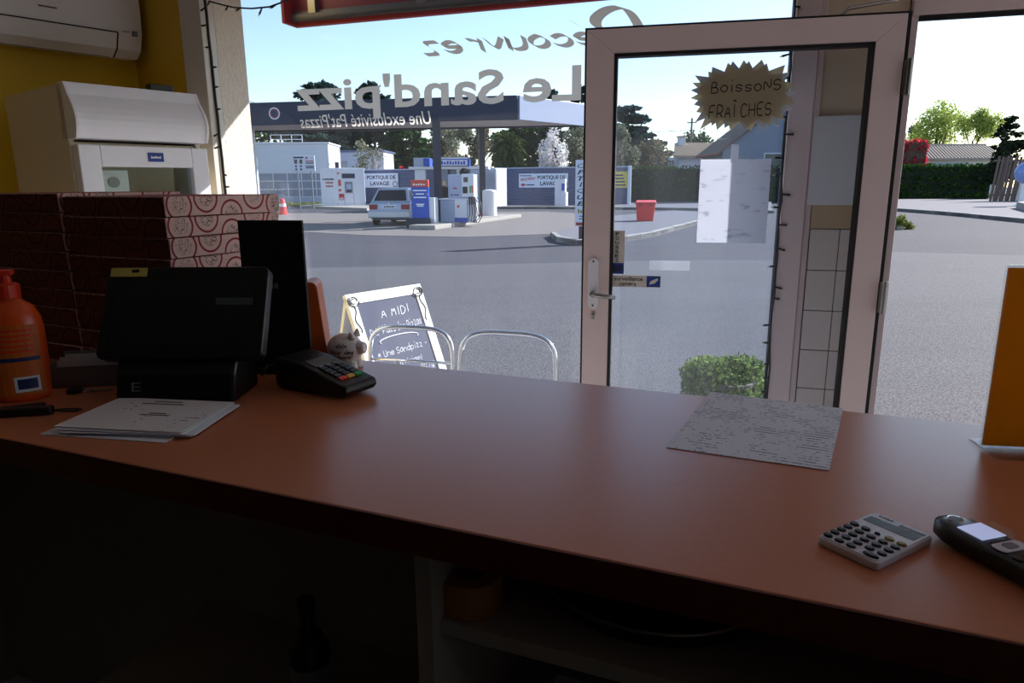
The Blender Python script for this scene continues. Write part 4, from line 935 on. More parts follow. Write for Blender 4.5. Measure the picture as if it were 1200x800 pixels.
# red and white road barrier far behind the boxes
p = gp(332, 251); bq = thing('road_barrier', 'small red and white plastic barrier on the forecourt beyond the pizza boxes', 'barrier', (p.x, p.y, -.012), R(-15)); q = p.y / FPX
MB().lathe([(q * 5.5, 0), (q * 5.5, .06), (q * 4.4, .1), (q * 3.6, .55), (q * 2.4, .82), (.03, .86)], 16).build('body', 'bin_red', bq, smooth=False); MB().lathe([(q * 3.95, .42), (q * 3.7, .58)], 16).build('white_band', 'white_metal', bq)

# ------------------------------------------------------------------ counter
CT = EYE - .363
O_c = gp(0, 513, CT); CY = R(-22.0); UC = Vector((math.cos(CY), math.sin(CY), 0)); VC = Vector((-math.sin(CY), math.cos(CY), 0))
cA = gp(0, 513, CT); cB = gp(1200, 755, CT); cv = (cB - cA).normalized(); CY = math.atan2(cv.y, cv.x); UC = cv.copy(); VC = Vector((-cv.y, cv.x, 0))
CD = VC.dot(gp(790, 460, CT) - cA); CU0, CU1 = -1.1, 4.1
ct = thing('counter', 'long shop counter with orange-brown laminate top and white shelf unit below', 'counter', (cA.x, cA.y, 0), CY)
MB().box(CU0, CU1, .0015, CD, CT - .042, CT).build('worktop', 'counter_orange', ct, bevel=.002)
MB().box(CU0, CU1, -.0005, .0015, CT - .041, CT - .001).build('edge_band', 'counter_edge', ct)
def cpx(x, y, z): p = gp(x, y, z); return UC.dot(p - cA), VC.dot(p - cA)
uP = cpx(463, 640, CT - .042)[0] + .012
q = gp(476, 646, CT - .042); rq = ray(487, 748); ZSH = EYE + rq.z * math.hypot(q.x, q.y) / math.hypot(rq.x, rq.y)
MB().box(uP, uP + .022, .03, CD - .05, 0, CT - .042).build('side_panel', 'melamine_white', ct, bevel=.001)
MB().box(uP + 1.0, uP + 1.022, .03, CD - .05, 0, CT - .042).build('side_panel', 'melamine_white', ct, bevel=.001)
MB().box(CU0, CU1, CD - .06, CD - .035, 0, CT - .042).build('back_panel', 'melamine_white', ct)
MB().box(uP + .022, uP + 1.0, .05, CD - .06, ZSH - .02, ZSH).build('shelf', 'melamine_white', ct, bevel=.001)
MB().box(uP + .022, uP + 1.0, .05, CD - .06, ZSH - .26, ZSH - .24).build('shelf', 'melamine_white', ct, bevel=.001)
MB().box(uP - .9, uP, .10, CD - .06, .45, .47).build('shelf', 'melamine_white', ct, bevel=.001)
MB().box(CU0, CU0 + .022, .03, CD - .05, 0, CT - .042).build('side_panel', 'melamine_white', ct)
MB().box(CU1 - .022, CU1, .03, CD - .05, 0, CT - .042).build('side_panel', 'melamine_white', ct)
def on_counter(u, v, z=CT): p = cA + UC * u + VC * v; return (p.x, p.y, z)
# things on the shelves
c = gp(550, 722, ZSH)
rt = thing('tape_roll', 'roll of tan parcel tape on the shelf under the counter', 'tape', (c.x, c.y + .03, ZSH))
MB().lathe([(.024, .0), (.042, .0), (.042, .045), (.024, .045), (.024, .0)], 28).build('tape', 'tape_tan', rt, bevel=.001); MB().lathe([(.021, .0005), (.024, .0005), (.024, .0445), (.021, .0445), (.021, .0005)], 28).build('core', 'sign_yellow', rt)
c = gp(735, 735, ZSH + .03)
pn = thing('pizza_pan', 'round black pan with pale metal rim on the shelf under the counter', 'pan', tuple(on_counter(UC.dot(c - cA), .235, ZSH)))
MB().lathe([(.10, .0), (.145, .004), (.158, .028), (.154, .028), (.142, .008), (.01, .006)], 40).build('dish', 'pan_black', pn, smooth=False); MB().tube([(.157 * math.cos(a), .157 * math.sin(a), .029) for a in np.linspace(0, 2 * PI, 49)[:-1]], .0028, 6, closed=True).build('rim', 'steel', pn, smooth=True)
o = MB().box(-.15, .15, -.105, .105, 0, .006).build('paper_ream', 'paper_white'); o.location = on_counter(uP + .24, .19, ZSH - .24); o.rotation_euler.z = CY; tag(o, 'white paper pad on the lower shelf under the counter', 'paper')
bt = thing('spray_bottle', 'dark bottle with pale grey label under the counter', 'bottle', tuple(on_counter(uP - .42, .32, .47)))
MB().lathe([(.035, 0), (.038, .01), (.038, .15), (.02, .19), (.014, .2), (.014, .23), (.01, .235)], 20).build('bottle', 'black_plastic', bt, smooth=True); MB().lathe([(.0386, .06), (.0386, .12)], 20).build('label', 'grey_plastic', bt); MB().lathe([(.017, .225), (.017, .25), (.01, .255)], 14).build('cap', 'dark_navy_plastic', bt)

# pizza boxes, one thing each
K = atY(192, 232, 1.30); K.z = 0; Rt = None
for i in range(200):
    Yq = 1.30 + i * .003; p = atY(325, 226, Yq); p.z = 0
    if (p - K).length >= .29: Rt = p; break
bx = (Rt - K).normalized(); BYAW = math.atan2(bx.y, bx.x) - PI / 2      # local +y runs along the lit side
proto_me = {}
def pizza_box(loc, rz, label, grp):
    t_ = thing('pizza_box', label, 'pizza box', loc, rz, grp)
    if not proto_me:
        w, h = .29, .0365
        a = MB().box(-w, 0, 0, w, 0, h - .004); b1 = MB().box(-w - .001, .001, -.001, w + .001, h - .012, h)
        lp_ = MB().box(-w * .62, -w * .38, -.0022, -.0012, .012, h - .008); fp_ = MB().box(-w + .001, -.001, -.0016, -.0006, .001, h - .001)  # thin fronts that carry the shade-darkened print
        for nm, mb, m in (('tray', a, 'pizza_print'), ('lid', b1, 'pizza_print'), ('tuck_flap', lp_, 'pizza_print_shaded'), ('front_panel', fp_, 'pizza_print_shaded')):
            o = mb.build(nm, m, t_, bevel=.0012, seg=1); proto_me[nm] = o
        tp = MB().box(-w + .004, -.004, .004, w - .004, h + .0001, h + .0006).build('lid_print', 'box_top_red', t_); proto_me['lid_print'] = tp
    else:
        for nm, o in proto_me.items(): c = o.copy(); COL.objects.link(c); c.parent = t_
    return t_
BH = .0386
ORD = ['topmost', 'second from top', 'third from top', 'fourth from top', 'middle', 'fourth from bottom', 'third from bottom', 'second from bottom', 'lowest']
for i in range(9):
    top = i == 8
    pizza_box((K.x + random.uniform(-.002, .002), K.y + random.uniform(-.002, .002), CT + .0005 + i * BH), BYAW + R(random.uniform(-.3, .3)),
              ORD[8 - i] + ' printed pizza box of the stack right behind the till', 'pizza boxes stacked behind the till')
K2 = K - bx.cross(Vector((0, 0, 1))) * .2975
for i in range(9):
    pizza_box((K2.x + random.uniform(-.002, .002), K2.y + random.uniform(-.002, .002), CT + .0005 + i * (BH + .0008)), BYAW + R(random.uniform(-.25, .25)), ORD[8 - i] + ' printed pizza box of the stack behind the orange soap bottle', 'pizza boxes in the second stack')

# till with touch screen
ti = thing('till', 'black touch screen till standing on the counter behind loose papers', 'till', (-.578, 1.139, CT), 0)
MB().prism([(0.0, 0), (.12, 0), (.12, .06), (.10, .105), (.045, .10), (.012, .05)], -.102, .102, 'x').build('base', 'black_plastic', ti, bevel=.006)
type_text('badge', 'E', 'grey_plastic', ti, (-.074, .0045, .022), (.016, 0, 0), (0, .0036, .015), bold=.0)
zb0, zt0_ = .078, .226; ang = math.atan2(.078, zt0_ - zb0)
S = Matrix.Translation((.008, .012, zb0)) @ Matrix.Rotation(-ang, 4, 'X'); HS = math.hypot(.078, zt0_ - zb0)
def sbox(nm, m, *a, bevel=.0):
    mb = MB(); mb.M = S; mb.box(*a); return mb.build(nm, m, ti, bevel=bevel)
mb = MB(); mb.M = S; mb.prism(rrect(-.142, .142, 0, HS, .012, 5), -.0, .026, 'y'); mb.build('screen_housing', 'black_plastic', ti, bevel=.003)
scn = sbox('screen', 'screen_off', -.122, .122, -.0012, .0, .022, HS - .026)
mb = MB(); mb.M = S; mb.box(.055, .12, -.0018, -.0012, .095, .108); mb.build('screen_window', 'lcd', scn)
mb = MB(); mb.M = S; mb.box(-.135, -.072, -.0022, -.0002, HS - .019, HS - .003); stk = mb.build('price_sticker', 'sticker_yellow', ti)
mb = MB(); mb.M = S; mb.box(-.098, -.085, -.0026, -.0022, HS - .012, HS - .006); mb.build('print_line', 'ink_black', stk)
MB().tube([(.0, .08, .06), (.0, .085, .12)], .025, 12).build('neck', 'black_plastic', ti)
# cable from till to card terminal
o = MB().tube([(-.475, 1.27, CT + .015), (-.465, 1.285, CT + .03), (-.45, 1.29, CT + .03), (-.447, 1.275, CT + .006), (-.42, 1.262, CT + .006), (-.39, 1.25, CT + .012)], .003, 6).build('till_cable', 'cable_black', smooth=True); tag(o, 'short black cable between the till and the card terminal', 'cable')

# black upright menu panel and orange holder behind the card terminal
mpn = thing('menu_panel', 'black upright menu panel behind the card terminal', 'panel', (-.460, 1.345, CT), R(-10))
MB().box(-.066, .066, -.004, .004, .006, .300).build('board', 'black_matte', mpn, bevel=.001); MB().box(-.06, .055, -.02, .02, 0, .008).build('foot', 'black_plastic', mpn, bevel=.002)
strokes('badge', 'grey_plastic', mpn, (-.02, -.0045, .17), (.03, 0, 0), (0, 0, .01), 3)
oh = thing('orange_holder', 'rounded orange plastic holder leaning beside the black menu panel', 'holder', (-.392, 1.40, CT), R(8))
mb = MB(); mb.M = Matrix.Rotation(R(-5), 4, 'Y'); mb.prism(rrect(-.016, .016, 0.002, .178, .014, 6), -.03, .05, 'y'); mb.build('shell', 'terracotta_plastic', oh, bevel=.002)
MB().box(-.02, .018, -.03, .05, 0, .004).build('base', 'terracotta_plastic', oh)

# card payment terminal
pa, pb_ = Vector((-.405, 1.262)), Vector((-.262, 1.172)); dv_ = (pb_ - pa); TL = dv_.length
te = thing('card_terminal', 'black card payment terminal with red, yellow and green keys', 'card terminal', (pa.x, pa.y, CT), math.atan2(dv_.y, dv_.x))
MB().prism([(-.012, .004), (0.02, 0), (TL - .01, .006), (TL, .016), (TL - .004, .028), (.055, .055), (.0, .062), (-.014, .05)], -.04, .04, 'y').build('body', 'black_plastic', te, bevel=.006, seg=3)
T = Matrix.Translation((.055, 0, .0555)) @ Matrix.Rotation(math.atan2(.027, TL - .059), 4, 'Y')
def tbox(nm, m, *a, bevel=.0): mb = MB(); mb.M = T; mb.box(*a); return mb.build(nm, m, te, bevel=bevel)
tbox('display', 'lcd', -.0, .03, -.027, .027, -.001, .001)
kx0 = .036; cw = (TL - .075 - kx0) / 5
for r_ in range(4):
    for c_ in range(3): tbox('key', 'key_dark', kx0 + r_ * cw, kx0 + r_ * cw + cw * .75, -.026 + c_ * .019, -.012 + c_ * .019, -.001, .003, bevel=.001)
for c_, m_ in enumerate(('key_red', 'key_yellow', 'key_green')): tbox('key', m_, kx0 + 4 * cw, kx0 + 5 * cw - .002, -.027 + c_ * .019, -.011 + c_ * .019, -.001, .003, bevel=.001)
for c_ in range(3): tbox('soft_key', 'grey_plastic', .0305, .0345, -.022 + c_ * .017, -.012 + c_ * .017, -.001, .002)

# piggy bank
pg = thing('piggy_bank', 'white piggy bank handwritten Pour des bonbons on the counter edge', 'piggy bank', (-.338, 1.372, CT), R(-8))
MB().ball((0, 0, .042), .037, .031, .032, 28, 18).build('body', 'pig_white', pg, smooth=True)
MB().tube([(.028, -.004, .046), (.043, -.008, .046), (.0445, -.008, .046)], [.014, .0115, .009], 14).build('snout', 'pig_white', pg, smooth=False)
for s in (-1, 1): 
    e = MB(); e.M = Matrix.Translation((.02, s * .016, .07)) @ Matrix.Rotation(s * -.4, 4, 'X'); e.lathe([(.008, -.006), (.0065, .002), (.001, .011)], 10, sy=.6); e.build('ear', 'pig_white', pg, smooth=True)
    for x in (-.019, .02): MB().lathe([(.009, 0), (.0095, .004), (.008, .018)], 12, c=(x, s * .015, 0)).build('foot', 'pig_white', pg, smooth=True)
def pig_pt(a, z):   # on the body surface
    k = math.sqrt(max(0, 1 - ((z - .042) / .032) ** 2)); return Vector((.0375 * k * math.sin(a), -.0315 * k * math.cos(a), z))
def pig_text(s, z0, z1, a0, a1, w):
    o = hand_text('lettering', s, 'ink_black', pg, (0, 0, 0), (1, 0, 0), (0, 1, 0), w=w, jitter=.3)
    for v in o.data.vertices:
        p = pig_pt(a0 + (a1 - a0) * v.co.x, z0 + (z1 - z0) * v.co.y); v.co = (p - Vector((0, 0, .042))) * 1.012 + Vector((0, 0, .042))
pig_text('Pour des', .035, .045, -.55, .75, .6); pig_text('bonbons!', .0255, .036, -.55, .7, .6); pig_text('x(o)x', .048, .058, -.22, .42, .6)

# hand soap
c = gp(20, 470, CT)
so = thing('soap_bottle', 'orange hand cleaner bottle with red pump on the counter', 'bottle', (c.x - .0, c.y + .02, CT), R(24))
MB().lathe([(.040, 0), (.043, .006), (.0455, .06), (.046, .12), (.043, .145), (.034, .165), (.019, .176), (.018, .182)], 32, sy=.68).build('bottle', 'soap_orange', so, smooth=True)
MB().lathe([(.0195, .18), (.0195, .202), (.014, .205)], 20).build('collar', 'soap_pump', so); 
pm = MB(); pm.tube([(0, 0, .2), (0, 0, .222)], .009, 12); pm.box(-.036, .014, -.009, .009, .218, .228); pm.build('pump_head', 'soap_pump', so, bevel=.003)
def soap_patch(nm, m, a0, a1, z0, z1, off=1.01):
    vs, fs = [], []
    for i in range(9):
        a = a0 + (a1 - a0) * i / 8
        for z in (z0, z1): vs.append((.046 * off * math.sin(a), -.046 * .68 * off * math.cos(a), z))
    for i in range(8): fs.append((2 * i, 2 * i + 2, 2 * i + 3, 2 * i + 1))
    mb = MB(); mb.add(vs, fs); return mb.build(nm, m, so)
soap_patch('label', 'label_amber', -1.0, 1.0, .012, .135); soap_patch('label_band', 'label_navy', -.8, .9, .072, .079, 1.018)
soap_patch('barcode_field', 'paper_white', -.1, .75, .018, .045, 1.018); soap_patch('barcode', 'label_navy', .0, .65, .023, .041, 1.024)
for i in range(5): soap_patch('print_line', 'soap_pump', -.7, .8 - .1 * (i % 3), .088 + i * .009, .092 + i * .009, 1.018)
# paper tray, keys and folding knife beside the soap
tr_ = thing('leaflet_tray', 'small grey card tray of leaflets behind the orange soap bottle', 'tray', (-.80, 1.285, CT), R(10))
tb = MB(); tb.box(-.06, .06, -.035, .035, 0, .004); tb.box(-.06, .06, -.035, -.032, 0, .04); tb.box(-.06, .06, .032, .035, 0, .055); tb.box(-.06, -.057, -.035, .035, 0, .045); tb.box(.057, .06, -.035, .035, 0, .045); tb.build('tray', 'grey_plastic', tr_)
for i in range(4): MB().box(-.05, .05, -.025 + i * .012, -.024 + i * .012, .004, .05 + .004 * (i % 2)).build('leaflet', 'paper_form', tr_)
kr = thing('key_ring', 'small metal key ring lying behind the soap bottle', 'keys', (-.775, 1.215, CT), .3)
MB().tube([(.011 * math.cos(a), .011 * math.sin(a), .003) for a in np.linspace(0, 2 * PI, 21)[:-1]], .0012, 6, closed=True).build('ring', 'chrome', kr); MB().box(.008, .045, -.004, .004, .001, .004).build('key', 'steel', kr, bevel=.001); MB().box(-.03, -.006, -.009, .009, .001, .009).build('fob', 'black_plastic', kr, bevel=.002)
kf = thing('pocket_tool', 'black pocket tool with wrist loop beside the orange soap bottle', 'tool', (-.80, 1.085, CT), R(12))
MB().prism(rrect(-.07, .045, -.009, .009, .006), .0, .014).build('handle', 'black_plastic', kf, bevel=.003); mb = MB(); mb.M = Matrix.Translation((-.02, .016, 0)) @ Matrix.Rotation(R(14), 4, 'Z'); mb.prism(rrect(-.03, .045, -.007, .007, .005), .0, .013); mb.build('lever', 'black_plastic', kf, bevel=.003)
MB().tube([(.044, 0, .006), (.06, .006, .005), (.078, .006, .004), (.086, 0, .004), (.078, -.006, .004), (.06, -.006, .005)], .0016, 6, closed=True).build('loop', 'cable_black', kf, smooth=True); MB().tube([(-.05, 0, .014), (-.05, 0, .016)], .005, 10).build('rivet', 'chrome', kf)

# loose papers in front of the till: each sheet a thing
P4 = [gp(58, 509, CT).xy, gp(215, 517, CT).xy, gp(273, 477, CT).xy, gp(130, 476, CT).xy]
pc = sum((Vector(p) for p in P4), Vector((0, 0))) / 4; pang = math.atan2(P4[1].y - P4[0].y, P4[1].x - P4[0].x)
for i in range(5):
    t_ = MB(); w, h = .105, .074
    vs = []; n_ = 8
    for a in range(n_ + 1):
        x = -w + 2 * w * a / n_; lift = (.004 * (1 - a / n_) ** 2 if i == 4 else 0) * 0 + .0006
        vs += [(x, -h, 0), (x, h, 0), (x, h, lift), (x, -h, lift)]
    t_.box(-w, w, -h, h, 0, .0011)
    o = t_.build('letter_sheet', 'paper_form' if i == 4 else 'paper_white')
    dx, dy, da = [(-.012, -.006, -2), (.012, .004, 2.5), (.016, .0, 4), (.004, .002, 1), (.003, .006, 0)][i]
    o.location = (pc.x + dx, pc.y + dy, CT + .0004 + i * .0024); o.rotation_euler.z = pang + R(da)
    tag(o, 'top letter sheet with printed lines on the papers before the till' if i == 4 else ('lowest', 'second lowest', 'middle', 'second from top')[i] + ' white sheet of the loose papers before the till', 'paper', None if i == 4 else 'loose sheets before the till')
    if i == 4:
        for y, x0_, x1_ in ((.058, -.03, .02), (.046, -.045, .03), (.0, 0, .03), (-.008, -.01, .04)): MB().box(x0_, x1_, y, y + .004, .0011, .0014).build('print_line', 'ink_grey', o)
# A4 sheet
A4 = [gp(x, y, CT) for x, y in ((832.3, 459.3), (988, 479.4), (971.6, 551.8), (780.9, 524.7))]
ctr = sum(A4, Vector()) / 4; aang = math.atan2((A4[1] - A4[0]).y + (A4[2] - A4[3]).y, (A4[1] - A4[0]).x + (A4[2] - A4[3]).x)
mb = MB(); Rm = Matrix.Rotation(-aang, 3, 'Z'); loc4 = [Rm @ (p - ctr) for p in A4]
bt_ = [(p.x, p.y, .0004) for p in (loc4[3], loc4[2], loc4[1], loc4[0])]; mb.hexa(bt_, [(x, y, .0012) for x, y, z in bt_])
o = mb.build('handwritten_sheet', 'paper_written'); o.location = (ctr.x, ctr.y, CT); o.rotation_euler.z = aang; tag(o, 'white sheet densely written in rows lying flat on the counter', 'paper')

# calculator
q4 = [gp(x, y, CT + .008) for x, y in ((955, 630), (1022, 601), (1097, 628), (1030, 660))]
cc_ = sum(q4, Vector()) / 4; ax = ((q4[1] - q4[0]) + (q4[2] - q4[3])) / 2; cl_ = ax.length; cwid = ((q4[3] - q4[0]).length + (q4[2] - q4[1]).length) / 2
ca = thing('calculator', 'silver pocket calculator with oval black keys on the counter', 'calculator', (cc_.x, cc_.y, CT), math.atan2(ax.y, ax.x))
hl, hw = cl_ / 2, cwid / 2      # local x runs from the keys towards the display
MB().prism(rrect(-hl, hl, -hw, hw, .006, 5), .0, .009).build('case', 'silver_plastic', ca, bevel=.002, seg=3)
MB().prism(rrect(-hl + .002, hl - .002, -hw + .002, hw - .002, .005, 5), .009, .0098).build('face_plate', 'silver_plastic', ca, bevel=.0003)
MB().box(hl * .42, hl * .72, -hw * .84, hw * .84, .0096, .0101).build('display', 'lcd', ca); MB().box(hl * .76, hl * .86, -hw * .86, -hw * .05, .0096, .0101).build('solar_strip', 'solar', ca)
strokes('print_line', 'ink_grey', ca, (hl * .84, hw * .7, .0101), (0, -hw * .5, 0), (hl * .05, 0, 0))
rows, cols = 5, 5
for r_ in range(rows):
    for c_ in range(cols):
        x = -hl * .84 + r_ * hl * .225; y = hw * .78 - c_ * hw * .39
        if r_ == 0 and c_ == 3: continue
        m_ = 'key_gold' if (r_ == 4 and c_ in (3, 4)) else 'key_dark'; kx_, ky_ = hl * .075, hw * .15
        if r_ == 0 and c_ == 4: x += 0; y += hw * .14; ky_ = hw * .25
        if r_ == 4 and c_ == 2: kx_, ky_ = kx_ * .5, ky_ * .6
        kb = MB().lathe([(1, .0), (1, .0015), (.75, .0026)], 14).build('key', m_, ca); kb.location = (x, y, .0096); kb.scale = (kx_, ky_, 1)
# cordless phone
tipp = gp(1103, 612, CT + .012); ed = gp(1203, 664, CT + .012); pv = (ed - tipp).normalized()
ph = thing('cordless_phone', 'black cordless phone with bright grey screen lying on the counter', 'phone', (tipp.x, tipp.y, CT), math.atan2(pv.y, pv.x))
prof = [(0.0, .014), (.004, .020), (.02, .024), (.06, .0235), (.11, .022), (.150, .024), (.155, .018), (.153, .006), (.13, .001), (.08, .003), (.03, .002), (.006, .006)]
secs = []; 
mb = MB(); outl = [(0, .010), (.006, .0175), (.02, .0222), (.05, .0235), (.08, .0222), (.11, .0225), (.14, .0238), (.152, .019), (.155, .012)]
def phz(x): return .024 - .003 * math.sin(min(1, x / .155) * PI) 
vs, fs = [], []; NR = 16
for x, w in outl:
    hz2 = phz(x); e = min(1, (x + .003) / .018) if x < .02 else (min(1, (.158 - x) / .014) if x > .144 else 1); hh2 = hz2 * (.55 + .45 * e)
    for k in range(NR):
        a = 2 * PI * k / NR; cx2, sx2 = math.cos(a), math.sin(a); f2 = .55
        vs.append((x, w * math.copysign(abs(cx2) ** f2, cx2), .0125 + (hh2 / 2) * math.copysign(abs(sx2) ** f2, sx2)))
for i in range(len(outl) - 1):
    for k in range(NR): fs.append((i * NR + k, i * NR + (k + 1) % NR, (i + 1) * NR + (k + 1) % NR, (i + 1) * NR + k))
fs += [tuple(range(NR)), tuple(range((len(outl) - 1) * NR, len(outl) * NR))]
mb.add(vs, fs); mb.build('body', 'dark_navy_plastic', ph, smooth=True)
mat('lcd_bright', '#C8D2EE', .08, var=.05); MATS['lcd_bright'].node_tree.nodes['Principled BSDF'].inputs['Emission Color'].default_value = lin('#B4C0EC') + (1,); MATS['lcd_bright'].node_tree.nodes['Principled BSDF'].inputs['Emission Strength'].default_value = .5  # pale screen with mild emission
MB().box(.030, .058, -.0155, .0155, .0235, .0247).build('screen', 'lcd_bright', ph, bevel=.0005); MB().lathe([(.0075, 0), (.0075, .001), (.006, .0012)], 18, c=(.015, 0, .0228)).build('earpiece', 'chrome', ph); MB().lathe([(.006, 0), (.006, .0012)], 18, c=(.015, 0, .0230)).build('earpiece_pad', 'black_plastic', ph)
MB().prism(rrect(.066, .082, -.017, .017, .005), .0228, .0242).build('control_key', 'silver_plastic', ph, bevel=.0005); MB().prism(rrect(.069, .079, -.007, .007, .003), .0242, .0248).build('navigation_key', 'grey_plastic', ph)
for r_ in range(4):
    for c_ in range(3): MB().prism(rrect(.088 + r_ * .012, .097 + r_ * .012, -.017 + c_ * .0125, -.007 + c_ * .0125, .003), .0222, .0238).build('key', 'key_dark', ph, bevel=.0004)
MB().box(.034, .060, .0235, .0255, .012, .027).build('belt_clip', 'acrylic', ph, bevel=.0008)

# acrylic stand with yellow leaflet
ac = thing('sign_holder', 'clear acrylic stand holding an upright yellow sign on the counter', 'sign holder', (.652, .913, CT), R(-9))
MB().box(0, .215, -.042, .033, .0, .003).build('foot', 'acrylic', ac, bevel=.0005); MB().box(0, .215, -.003, -.0015, .003, .256).build('front_sheet', 'acrylic', ac); MB().box(0, .215, .0025, .004, .003, .256).build('rear_sheet', 'acrylic', ac)
lf = MB().box(.002, .213, -.001, .0018, .005, .252).build('leaflet', 'sign_yellow', ac); strokes('print_line', 'ink_grey', lf, (.045, -.0013, .112), (.09, 0, 0), (0, 0, .003), 12)

# ------------------------------------------------------------------ drinks fridge and air conditioner
ZF = 1.84; f0, f1 = gp(73, 94.5, ZF), gp(231, 110, ZF); fvv = (f1 - f0); FWd = fvv.length
fg = thing('drinks_fridge', 'white drinks fridge with glass door and curved header beside the window', 'fridge', (f0.x, f0.y, 0), math.atan2(fvv.y, fvv.x))
zh = gp(87, 165, ZF); rq = ray(87, 165); zh = EYE + rq.z * math.hypot(f0.x, f0.y) / math.hypot(rq.x, rq.y)
FDp = .60
cab = MB(); cab.box(0, .02, .02, FDp, .05, ZF - .005); cab.box(FWd - .02, FWd, .02, FDp, .05, ZF - .005); cab.box(.02, FWd - .02, FDp - .03, FDp, .05, ZF - .005); cab.box(.02, FWd - .02, .02, FDp, ZF - .02, ZF - .005); cab.box(.02, FWd - .02, .03, FDp, zh - .03, zh); cab.box(.02, FWd - .02, .03, FDp, .05, .2)
cab.build('cabinet', 'fridge_side', fg, bevel=.004)
hp_ = [(0, zh + .006), (-.045, zh + .008)] + [(-.045 - .022 * math.sin(PI * min(1, k / 7)) + .05 * (k / 9) ** 2.2, zh + .008 + (ZF - zh - .008) * k / 9) for k in range(1, 10)] + [(.06, ZF), (.06, zh + .006)]
mb = MB(); mb.prism(hp_, .006, FWd - .006, 'x'); mb.build('header', 'fridge_white', fg, bevel=.004)
for x in (0, FWd - .012): mb = MB(); mb.prism([(y * 1.06 - .001, z) for y, z in hp_], x, x + .012, 'x'); mb.build('header_cheek', 'white_plastic', fg, bevel=.002)
dz0, dz1 = .12, zh - .012
dr = MB()
for a in ((.004, .075, dz0, dz1), (FWd - .07, FWd - .004, dz0, dz1), (.075, FWd - .07, dz1 - .075, dz1), (.075, FWd - .07, dz0, dz0 + .08)): dr.box(a[0], a[1], -.042, .012, a[2], a[3])
drr = dr.build('door', 'fridge_white', fg, bevel=.004)
MB().box(.06, FWd - .055, -.02, -.012, dz0 + .07, dz1 - .06).build('door_glass', 'fridge_glass', drr)
lb = MB().box(FWd * .50, FWd * .62, -.045, -.042, dz1 - .055, dz1 - .022).build('blue_badge', 'blue_sticker', drr); strokes('print_line', 'white_ink', lb, (FWd * .52, -.0455, dz1 - .043), (FWd * .08, 0, 0), (0, 0, .008), 6)
th_ = MB().box(.085, .20, .05, .07, dz1 - .26, dz1 - .085).build('thermostat_card', 'white_plastic', fg, bevel=.002)
MB().tube([(.145, .05, dz1 - .13), (.145, .044, dz1 - .13)], .02, 18).build('dial', 'grey_plastic', th_)
for i in range(4): 
    z = .35 + i * .3
    MB().box(.025, FWd - .025, .06, FDp - .04, z, z + .008).build('shelf', 'steel', fg)
    for j in range(5):
        if z + .2 < zh - .05: MB().lathe([(.028, 0), (.028, .1), (.012, .15), (.012, .17)], 12, c=(.09 + j * (FWd - .18) / 4, .16, z + .008)).build('drink_bottle', ('tail_red', 'soap_orange', 'key_green', 'navy_ink')[i], fg, smooth=True)
MB().box(.02, FWd - .02, .03, FDp - .02, 0, .05).build('plinth', 'black_plastic', fg)
# small black adapter on the fridge
p = gp(192, 104.5, ZF); o = MB().box(-.045, .045, -.02, .02, 0, .022).build('power_adapter', 'black_plastic', bevel=.003)
pl_ = fg.matrix_world
o.location = (f0.x + fvv.x * .72 - fvv.y / FWd * .025, f0.y + fvv.y * .72 + fvv.x / FWd * .025, ZF); o.rotation_euler.z = math.atan2(fvv.y, fvv.x); tag(o, 'small black power adapter lying on top of the fridge', 'adapter')
# split air conditioner
wd = Vector((C0.x + 4.5, C0.y - .25)); ayaw = math.atan2(wd.y, wd.x)
zA = atY(163, 69, C0.y - .15).z
acn = thing('air_conditioner', 'white wall air conditioner high on the yellow wall', 'air conditioner', (C0.x, C0.y, 0), ayaw)
pr = [(-.002, zA + .03), (-.05, zA + .005), (-.13, zA), (-.175, zA + .03), (-.205, zA + .10), (-.212, zA + .22), (-.20, zA + .295), (-.002, zA + .295)]
mb = MB(); mb.prism(pr, -.86, -.05, 'x'); mb.build('housing', 'white_plastic', acn, bevel=.008, seg=3)
fl = [(-.134, zA - .004), (-.181, zA + .028), (-.2085, zA + .092), (-.2035, zA + .094), (-.176, zA + .032), (-.130, zA + .004)]
mb = MB(); mb.prism(fl, -.80, -.165, 'x'); mb.build('louvre', 'white_plastic', acn, bevel=.001)
mb = MB(); mb.prism([(-.2085, zA + .094), (-.2095, zA + .098), (-.19, zA + .098), (-.19, zA + .094)], -.86, -.16, 'x'); mb.build('upper_gap', 'gasket', acn)
mb = MB(); mb.prism([(-.126, zA - .003), (-.136, zA - .0045), (-.136, zA + .004), (-.126, zA + .004)], -.86, -.185, 'x'); mb.build('lower_gap', 'gasket', acn)
mb = MB(); mb.prism([(y, z) for y, z in fl], -.165, -.158, 'x'); mb.build('louvre_end', 'gasket', acn)
MB().box(-.098, -.076, -.2125, -.2, zA + .088, zA + .11).build('receiver', 'grey_plastic', acn, bevel=.002)
for i in range(3): MB().box(-.138 + i * .010, -.134 + i * .010, -.2115, -.2, zA + .102, zA + .105).build('indicator', 'gasket', acn)
MB().box(-.47, -.40, -.2128, -.2118, zA + .150, zA + .156).build('badge', 'ink_grey', acn)

